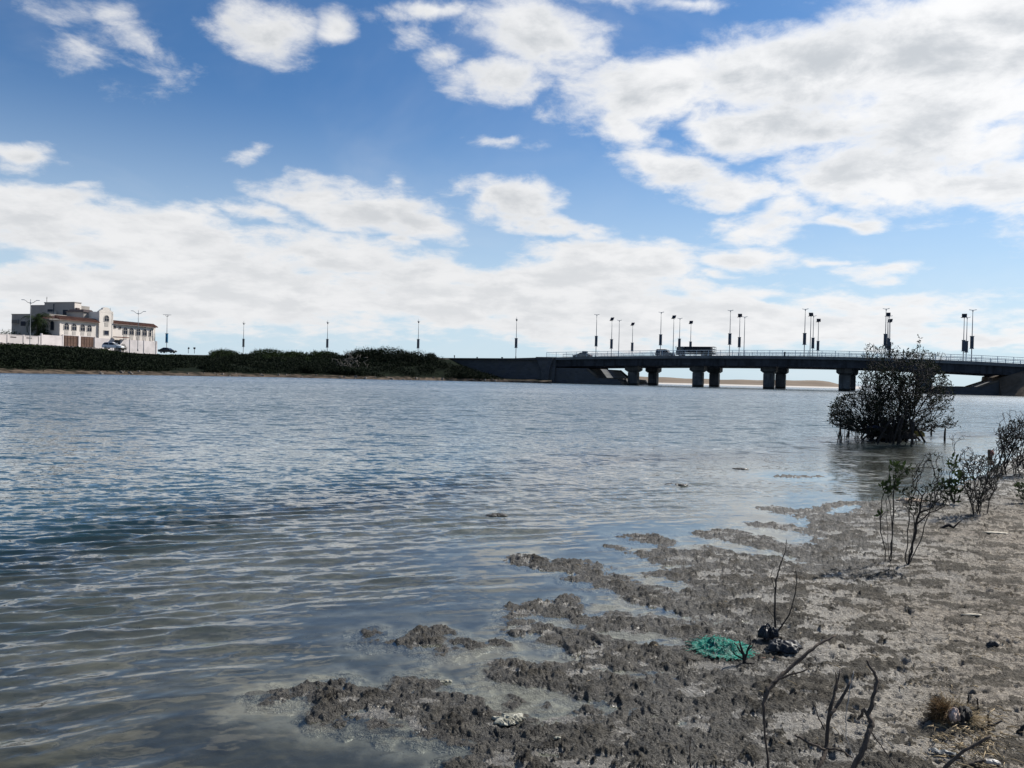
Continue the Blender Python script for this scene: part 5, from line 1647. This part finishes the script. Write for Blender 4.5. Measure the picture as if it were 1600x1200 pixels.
# foreground sticks
stick('dead_branch', [(1202, 1230), (1200, 1190), (1194, 1140), (1193, 1100), (1200, 1078), (1212, 1064), (1232, 1046), (1262, 1020), (1280, 1006), (1305, 993)], 2.75, [.006, .0055, .0045, .0075, .009, .009, .0085, .0075, .006, .004], M_twigbr,
      'long dead branch bent at the middle, nearest to the black bag', branches=[([(1209, 1067), (1232, 1055), (1262, 1045)], [.0045, .004, .003], .12, .1)], dY=.25)
stick('dead_branch', [(1268, 1218), (1284, 1190), (1291, 1172), (1296, 1117), (1305, 1080), (1313, 1046)], 2.7, [.007, .008, .0085, .009, .006, .0035], M_twigbr,
      'upright dead branch with two forks, between the bent branch and the knotted one', branches=[([(1298, 1117), (1312, 1096), (1330, 1064)], [.007, .0065, .006], .08, .15), ([(1306, 1080), (1307, 1062), (1306, 1050)], [.004, .003, .0025], .15, .16),
      ([(1290, 1172), (1262, 1160), (1242, 1148)], [.006, .005, .005], .02, .1), ([(1291, 1169), (1315, 1172), (1332, 1184)], [.004, .003, .003], .02, .0), ([(1288, 1140), (1276, 1112), (1270, 1095)], [.003, .002, .0015], .1, .1)], dY=.2)
stick('dead_branch', [(1322, 1222), (1345, 1180), (1356, 1150), (1363, 1132), (1357, 1118), (1364, 1090), (1372, 1064), (1364, 1048), (1354, 1032)], 2.65, [.010, .0105, .0105, .012, .010, .008, .0075, .0065, .004], M_twigbr,
      'thick knotted dead branch, rightmost of the upright ones', branches=[([(1357, 1122), (1350, 1108), (1346, 1118), (1340, 1124)], [.007, .007, .006, .005], .1, .12), ([(1361, 1143), (1380, 1170), (1402, 1202)], [.0028, .0025, .002], .07, 0)], dY=.2)
M_reed = simple_mat('bleached_reed', (0.34, 0.31, 0.28), .8, .3, 20)
stick('reed_stem', [(1336, 1188), (1322, 1150), (1322, 1117), (1327, 1080), (1334, 1048)], 2.72, [.0018] * 5, M_reed, 'thin bleached reed between the two upright branches', dY=.1)
stick('dead_twig', [(1079, 1215), (1078, 1190), (1077, 1152)], 2.75, [.003, .0028, .0022], M_twigbr, 'single short straight twig sticking up at the bottom edge of the mud')
# two-stemmed bare sapling with black bag
stick('bare_sapling', [(1208, 998), (1211, 985), (1211, 930), (1213, 905), (1220, 880), (1227, 862), (1229, 843)], None, [.012, .008, .0055, .005, .004, .003, .002], M_twig,
      'bare two-stemmed sapling growing out of the black bag', 'sapling', branches=[([(1210, 992), (1222, 978), (1234, 958), (1241, 935), (1245, 910), (1243, 888)], [.007, .0048, .004, .0035, .003, .0018], 0, .05),
      ([(1212, 925), (1204, 900), (1207, 890)], [.003, .002, .0015], 0, .02), ([(1210, 965), (1203, 955), (1198, 948)], [.003, .002, .0015], 0, .02)])
p = gp(1214, 1015)
crumple('plastic_bag', p + Vector((.03, -.02, .02)), (.095, .06, .036), M_black, 12, 'shiny black plastic bag wrapped round the foot of the bare sapling', 'plastic bag', amp=.7, freq=1.5)
crumple('plastic_bag', gp(1200, 1000) + Vector((0, .0, .03)), (.045, .04, .062), M_black, 13, 'small knotted piece of black plastic left of the shiny black bag', 'plastic bag', amp=.6, freq=2.6)
# stump with short twigs by the net
stick('twiggy_stump', [(1163, 1037), (1162, 1024), (1157, 1010), (1155, 999)], None, [.013, .010, .006, .003], M_twig, 'short forked black stump between the green net and the black bag', 'stump',
      branches=[([(1163, 1032), (1168, 1018), (1172, 1005), (1172, 993)], [.009, .006, .004, .003], 0, .02), ([(1160, 1022), (1152, 1010), (1148, 1004)], [.006, .004, .003], 0, 0), ([(1163, 1030), (1150, 1024), (1141, 1014)], [.005, .004, .002], 0, -.02),
                ([(1165, 1037), (1178, 1036), (1192, 1042)], [.006, .004, .003], -.01, -.03), ([(1169, 1016), (1175, 1010), (1178, 1004)], [.004, .003, .002], 0, 0)])

# green net: thousands of fine loops over a few folds
def net_tangle(loc, sx, sy, sz, mats, seed):
    root = empty('fishing_net', loc); tag(root, 'tangled heap of emerald green fishing net lying on the mud', 'fishing net')
    rnd = random.Random(seed)
    def hump(x, y):
        q = 1 - (x / sx) ** 2 - (y / sy) ** 2
        n = float(pn(np.array([x * 16 + 3]), np.array([y * 16]), 9)[0]) + .5 * float(pn(np.array([x * 38 + 3]), np.array([y * 38]), 10)[0])
        return max(0.0, q) ** .6 * sz * (0.75 + .8 * n)
    for mi, (mat, cnt, r) in enumerate(mats):
        mb = MB()
        for k in range(cnt):
            a = rnd.uniform(0, 2 * pi); q = rnd.random() ** .6
            x, y = sx * q * cos(a) * (1 + .12 * rnd.gauss(0, 1)), sy * q * sin(a); hd = rnd.uniform(0, 2 * pi); pts = []
            zz = rnd.uniform(-.3, 1.0)
            for s_ in range(rnd.randint(5, 11)):
                pts.append((x, y, max(.002, hump(x, y) * (.75 + .35 * zz) + rnd.gauss(0, .002))))
                hd += rnd.gauss(0, .75); x += cos(hd) * .011; y += sin(hd) * .011
            mb.tube(pts, r * rnd.uniform(.7, 1.3), 3, cap=False)
        mb.build('net_strands', mat, root)
    # body of the heap: knotted mesh lying in folds
    n = 70; V = []; 
    for i in range(n):
        for j in range(n):
            x = sx * (2 * i / (n - 1) - 1); y = sy * (2 * j / (n - 1) - 1)
            V.append((x, y, hump(x, y) * .82 - .004 - (.03 if (x / sx) ** 2 + (y / sy) ** 2 > 1 + .25 * sin(9 * atan2(y, x)) * .5 else 0)))
    Fq = [(i * n + j, (i + 1) * n + j, (i + 1) * n + j + 1, i * n + j + 1) for i in range(n - 1) for j in range(n - 1)]
    obj_from('net_folds', np_mesh('net_folds', V, Fq, mats[1][0], False), root)
    return root
M_net1 = simple_mat('emerald_net_cord', (0.005, 0.36, 0.26), .5, .4, 30, trans=.2)
M_net2 = simple_mat('deep_green_net', (0.004, 0.09, 0.07), .6, .5, 40)
M_net3 = simple_mat('pale_net_float_line', (0.50, 0.58, 0.56), .5, .3, 30)
p = gp(1127, 1016)
net_tangle(p + Vector((-.01, -.02, .020)), .115, .125, .030, [(M_net1, 2100, .0016), (M_net2, 1200, .0017), (M_net3, 110, .0011)], 4)
stick('driftwood', [(1186, 1028), (1200, 1030), (1219, 1027)], None, [.006, .009, .004], simple_mat('reddish_driftwood', (.17, .09, .06), .8, .4, 20), 'small reddish piece of driftwood below the black bag', 'driftwood')

# small plants on the right
mangrove('mangrove_sapling', (1419, 881), .012, [(54, 1450, 745, 28, 28, .12, .35), (50, 1432, 778, 24, 22, .1, .7), (40, 1470, 772, 16, 22, .1, .6), (26, 1462, 782, 18, 16, .1, .7), (14, 1418, 775, 14, 18, .08, .3), (8, 1480, 768, 8, 14, .08, .3), (10, 1432, 738, 14, 22, .06, 0), (12, 1450, 714, 8, 8, .05, .1), (10, 1440, 800, 26, 14, .06, .2)],
         'leggy open-branched mangrove sapling on the mud, taller of the front pair', 'sapling', 'mangrove saplings on the mud', 31, rtip=.0017, step=.05, leaf=.042, leafn=3, nstem=4, expo=.40, mleaf=M_mleafdk, up=-.05, sides=5, maxr=.009)
mangrove('mangrove_sapling', (1394, 877), .03, [(22, 1402, 742, 16, 20, .08, 1), (14, 1390, 762, 16, 10, .07, 1), (10, 1412, 735, 10, 10, .06, 1), (5, 1378, 800, 8, 14, .05, .1), (5, 1402, 800, 8, 16, .05, .1), (3, 1374, 790, 3, 6, .02, 0)],
         'slim mangrove sapling with leafy tops beside the taller one', 'sapling', 'mangrove saplings on the mud', 32, rtip=.0019, step=.06, leaf=.058, leafn=5, nstem=4, expo=.36, mleaf=M_mleaf, up=.0, sides=5, maxr=.008)
mangrove('mangrove_shrub', (1524, 803), .09, [(700, 1530, 748, 30, 38, .2, .4), (330, 1548, 735, 22, 28, .2, .4), (80, 1512, 718, 14, 22, .15, .1), (50, 1560, 715, 12, 20, .1, .1), (30, 1522, 780, 10, 12, .1, .2)],
         'dense dark twiggy shrub leaning right, behind the front pair of saplings', 'shrub', 'twiggy shrubs at the right', 33, rtip=.0024, step=.06, leaf=.028, leafn=3, nstem=10, expo=.26, up=.05, maxr=.016, sides=3)
mangrove('mangrove_seedling', (1489, 786), .05, [(40, 1492, 745, 13, 24, .1, 1), (16, 1503, 760, 10, 20, .1, 1), (20, 1476, 765, 12, 14, .1, 1), (10, 1490, 728, 5, 8, .06, 1)],
         'low bright-leaved mangrove seedling left of the dense twiggy shrub', 'seedling', 'mangrove saplings on the mud', 34, rtip=.0028, step=.06, leaf=.085, leafn=5, nstem=4, expo=.36, mleaf=M_mleaf, up=.05, maxr=.01)
mangrove('mangrove_seedling', (1462, 790), .02, [(30, 1462, 725, 16, 20, .08, .3), (12, 1450, 712, 6, 8, .05, .2), (12, 1470, 712, 6, 8, .05, .2), (14, 1462, 755, 10, 12, .05, .3)],
         'small bare forked twig plant at the water edge between saplings', 'seedling', 'mangrove saplings on the mud', 35, rtip=.002, step=.06, leaf=.03, leafn=2, nstem=1, expo=.38, up=.1, maxr=.01)
mangrove('mangrove_shrub', (1598, 742), .55, [(900, 1592, 692, 32, 36, .3, .3), (200, 1600, 668, 26, 22, .3, .15), (150, 1572, 684, 18, 20, .2, .15), (24, 1586, 650, 24, 12, .2, 0), (300, 1640, 680, 40, 36, .4, .2), (12, 1560, 668, 10, 10, .1, 0)],
         'largest tangled dark shrub cut by the right edge of the picture', 'shrub', 'twiggy shrubs at the right', 36, rtip=.0040, step=.08, leaf=.055, leafn=3, nstem=30, expo=.26, up=.1, sides=3)
mangrove('mangrove_seedling', (1600, 785), .03, [(26, 1600, 768, 10, 12, .1, 1), (8, 1594, 758, 6, 6, .1, 1)], 'small green-leaved sprig at the right edge of the mud', 'seedling', 'mangrove saplings on the mud', 37,
         rtip=.002, step=.06, leaf=.07, leafn=4, nstem=3, expo=.36, mleaf=M_mleaf)
mangrove('mangrove_seedling', (1491, 703), .03, [(12, 1493, 684, 8, 10, .08, .1), (10, 1504, 683, 6, 5, .05, .1), (6, 1484, 684, 4, 5, .05, 0)], 'thin bare twig plant standing in the water right of the stakes', 'seedling', 'mangrove saplings on the mud', 38,
         rtip=.003, step=.08, leaf=.03, leafn=1, nstem=2, expo=.35, Y=16.5)
# stump with red rag
p = gp(1546, 718); s_ = MB(); s_.tube([(0, 0, -.1), (.01, 0, .08), (0, 0, .16), (-.01, 0, .21)], [.06, .045, .042, .03], 9); s_.tube([(.02, 0, .1), (.09, 0, .24)], [.015, .008], 6)
o = s_.build('tree_stump', M_twigbr); o.location = p; tag(o, 'broken brown stump under the red rag beside the large tangled shrub', 'stump')
crumple('rag', p + Vector((.03, -.03, .13)), (.045, .025, .075), simple_mat('faded_red_cloth', (0.30, 0.12, 0.09), .8, .4, 8), 6, 'faded red rag draped over a broken stump', 'rag', sub=4, amp=.7, floor=-1)
for i, (px, py, sz_, lab) in enumerate(((1468, 826, .16, 'dark crooked driftwood lying on the mud right of the leggy sapling'),)):
    stick('driftwood', [(px, py), (px + 14, py - 6), (px + 22, py - 2), (px + 34, py - 13)], None, [.012, .02, .012, .004], M_twig, lab, 'driftwood')
crumple('plastic_sheet', gp(1425, 786) + Vector((0, 0, .02)), (.17, .07, .035), simple_mat('pale_brown_card', (.42, .30, .21), .8, .3, 6), 8, 'flat pale brown scrap at the water edge behind the saplings', 'scrap', sub=4)

# black stone, floating clods
M_stone2 = simple_mat('black_stone', (0.018, 0.018, 0.020), .6, .3, 10, bump=.004, bscale=30)
crumple('stone', gp(1551, 1012) + Vector((0, 0, .012)), (.026, .02, .03), M_stone2, 14, 'single small black stone on the dry mud at the right', 'stone', sub=3, amp=.3)
M_weed = simple_mat('wet_weed', (0.05, 0.045, 0.035), .45, .4, 12, bump=.01, bscale=40)
for i, (px, py, sx_, sy_, lab) in enumerate(((775, 805, .10, .10, 'small dark clod breaking the open water left of the mud fingers'), (1060, 757.5, .13, .10, 'small dark clod in the open water, farther one'), (1158, 733, .12, .08, 'tiny dark clod farthest out before the bridge'))):
    q = flat_pt(px, py); crumple('mud_clod', (q[0], q[1], .0), (sx_, sy_, .022), M_weed, 20 + i, lab, 'mud clod', sub=4, amp=.5, group='clods in the open water')
# half-buried bag
M_pbag = simple_mat('muddy_white_plastic', (0.28, 0.27, 0.215), .5, .5, 14, col2=(.14, .13, .09), spec=.5)
p = gp(796, 1128); crumple('plastic_bag', Vector((p.x, p.y, .012)), (.072, .05, .016), M_pbag, 24, 'crumpled muddy white plastic bag half buried at the edge of the mud', 'plastic bag', sub=6, amp=.6, freq=1.3)
q = flat_pt(696, 1066); crumple('wrapper', (q[0], q[1], .002), (.032, .014, .010), M_pbag, 25, 'little pale wrapper floating in the shallow pool', 'wrapper', sub=4, amp=.7)
crumple('shell', gp(870, 1156) + Vector((0, 0, .008)), (.012, .010, .008), M_pbag, 26, 'tiny white shell on the mud right of the half buried bag', 'shell', sub=3, amp=.2)
# bright scraps on the sand at the right
M_scrap = simple_mat('pale_scrap', (.50, .44, .34), .8, .2, 12)
crumple('scrap', gp(1518, 962) + Vector((0, 0, .006)), (.05, .016, .008), M_scrap, 27, 'pale flat scrap on the sand above the black stone', 'scrap', sub=3)
crumple('scrap', gp(1557, 833) + Vector((0, 0, .006)), (.10, .04, .010), M_scrap, 28, 'pale flat scrap on the sand below the twiggy shrubs', 'scrap', sub=3)

# husk: fibrous root ball with a pale core and hollow
p = gp(1484, 1128)
husk = empty('palm_husk', p); tag(husk, 'brown fibrous husk with a pale core and a dark hollow, at the lower right', 'husk')
M_fibre = simple_mat('brown_fibre', (0.20, 0.115, 0.040), .8, .5, 60, col2=(.07, .04, .02)); M_fibre2 = simple_mat('straw_fibre', (0.36, 0.27, 0.15), .8, .4, 60)
M_core = simple_mat('pale_core', (0.48, 0.38, 0.33), .7, .4, 20, col2=(.2, .14, .11)); M_hollow = simple_mat('husk_hollow_shade', (0.012, 0.010, 0.010), .8, .3, 20)
rnd = random.Random(77)
def fibres(cnt, cx, cy, cz, r0, r1, l0, l1, mat, name, az0, az1, el0, el1, rad_=.0011):
    mb = MB()
    for k in range(cnt):
        az = rnd.uniform(az0, az1); el = rnd.uniform(el0, el1); d = Vector((cos(az) * cos(el), sin(az) * cos(el), sin(el)))
        o = Vector((cx, cy, cz)) + d * rnd.uniform(r0, r1); pts = [o]
        for s_ in range(5):
            d = (d + Vector((rnd.gauss(0, .25), rnd.gauss(0, .25), rnd.gauss(-.08, .25)))).normalized(); o = o + d * rnd.uniform(l0, l1) / 5; pts.append(o)
        mb.tube(pts, [rad_, rad_, rad_ * .8, rad_ * .7, rad_ * .5, rad_ * .3], 3, cap=False)
    mb.build(name, mat, husk)
fibres(520, -.025, 0, .03, .0, .045, .03, .08, M_fibre, 'fibres', rad(60), rad(270), -.3, 1.3)
fibres(260, .01, .02, .04, .01, .05, .03, .07, M_fibre2, 'straw', rad(-40), rad(220), -.1, 1.0)
fibres(160, .05, -.01, .02, .0, .05, .05, .12, M_fibre2, 'straw', rad(-70), rad(60), -.4, .5)
crumple('pale_core', (-.005, -.035, .035), (.026, .022, .050), M_core, 31, None, None, sub=4, amp=.3, parent=husk)
crumple('hollow', (.035, -.01, .03), (.042, .04, .05), M_hollow, 32, None, None, sub=4, amp=.4, parent=husk)  # solid near-black lump, its colour stands in for the shade inside the hollow
# debris round it
def wood(pxs, Y0, rr, mat, lab, name='driftwood', cat='driftwood'): return stick(name, pxs, Y0, rr, mat, lab, cat)
wood([(1462, 1216), (1478, 1198), (1506, 1173), (1548, 1150)], None, [.009, .0085, .007, .006], M_twigbr, 'grey-brown stick lying diagonally below the husk')
wood([(1590, 1146), (1600, 1136), (1615, 1124)], None, [.008, .009, .008], M_twig, 'dark stick poking in from the right edge')
wood([(1520, 1178), (1550, 1176), (1576, 1172)], None, [.008, .015, .008], simple_mat('ochre_wood', (.22, .17, .08), .8, .5, 30), 'ochre rotten log right of the diagonal stick')
wood([(1503, 1199), (1520, 1193), (1540, 1187)], None, [.007, .009, .006], M_twigbr, 'short dark stick beside the white shell')
wood([(1525, 1140), (1540, 1138), (1566, 1126)], None, [.006, .006, .004], M_twig, 'short dark stick right of the husk')
for (a, b_, lab) in (((1511, 1117), (1513, 1085), 'small upright black peg behind the husk, left one'), ((1529, 1114), (1526, 1090), 'small upright black peg behind the husk, right one'), ((1545, 1136), (1543, 1116), 'small upright black peg right of the husk debris')):
    stick('peg', [a, ((a[0] + b_[0]) / 2 + 1, (a[1] + b_[1]) / 2), b_], None, [.006, .005, .004], M_twig, lab, 'peg')
crumple('plastic_sheet', gp(1475, 1180) + Vector((0, 0, .01)), (.05, .022, .010), simple_mat('grey_plastic_film', (.10, .11, .115), .5, .4, 8), 33, 'thin grey plastic scrap under the diagonal stick', 'scrap', sub=4, amp=.7, rz=-.4)
crumple('shell', gp(1550, 1197) + Vector((0, 0, .012)), (.024, .016, .014), simple_mat('white_shell', (.36, .34, .31), .5, .15, 20), 34, 'white shell at the bottom right corner', 'shell', sub=4, amp=.25)
# litter of straw and bark chips round the husk, bits of stick on the mud
mb = MB()
for k in range(420):
    if k < 260: px, py = rnd.gauss(1520, 38), rnd.gauss(1155, 26)
    else: px, py = rnd.uniform(900, 1600), rnd.uniform(850, 1190)
    if px < 700 or py > 1215 or py < 790: continue
    g = gp(px, py); a = rnd.uniform(0, pi); l = rnd.uniform(.008, .035) * (1 if k < 260 else .8); d = Vector((cos(a), sin(a), rnd.gauss(0, .2))) * l
    if gz(g.x, g.y) < .02: continue
    mb.tube([g - d + Vector((0, 0, .012)), g + Vector((0, 0, .016)), g + d + Vector((0, 0, .012))], rnd.uniform(.0008, .0028), 4)
o = mb.build('debris', M_fibre2, kind='stuff'); tag(o, 'scattered straw, bark chips and bits of twig on the mud', 'debris')
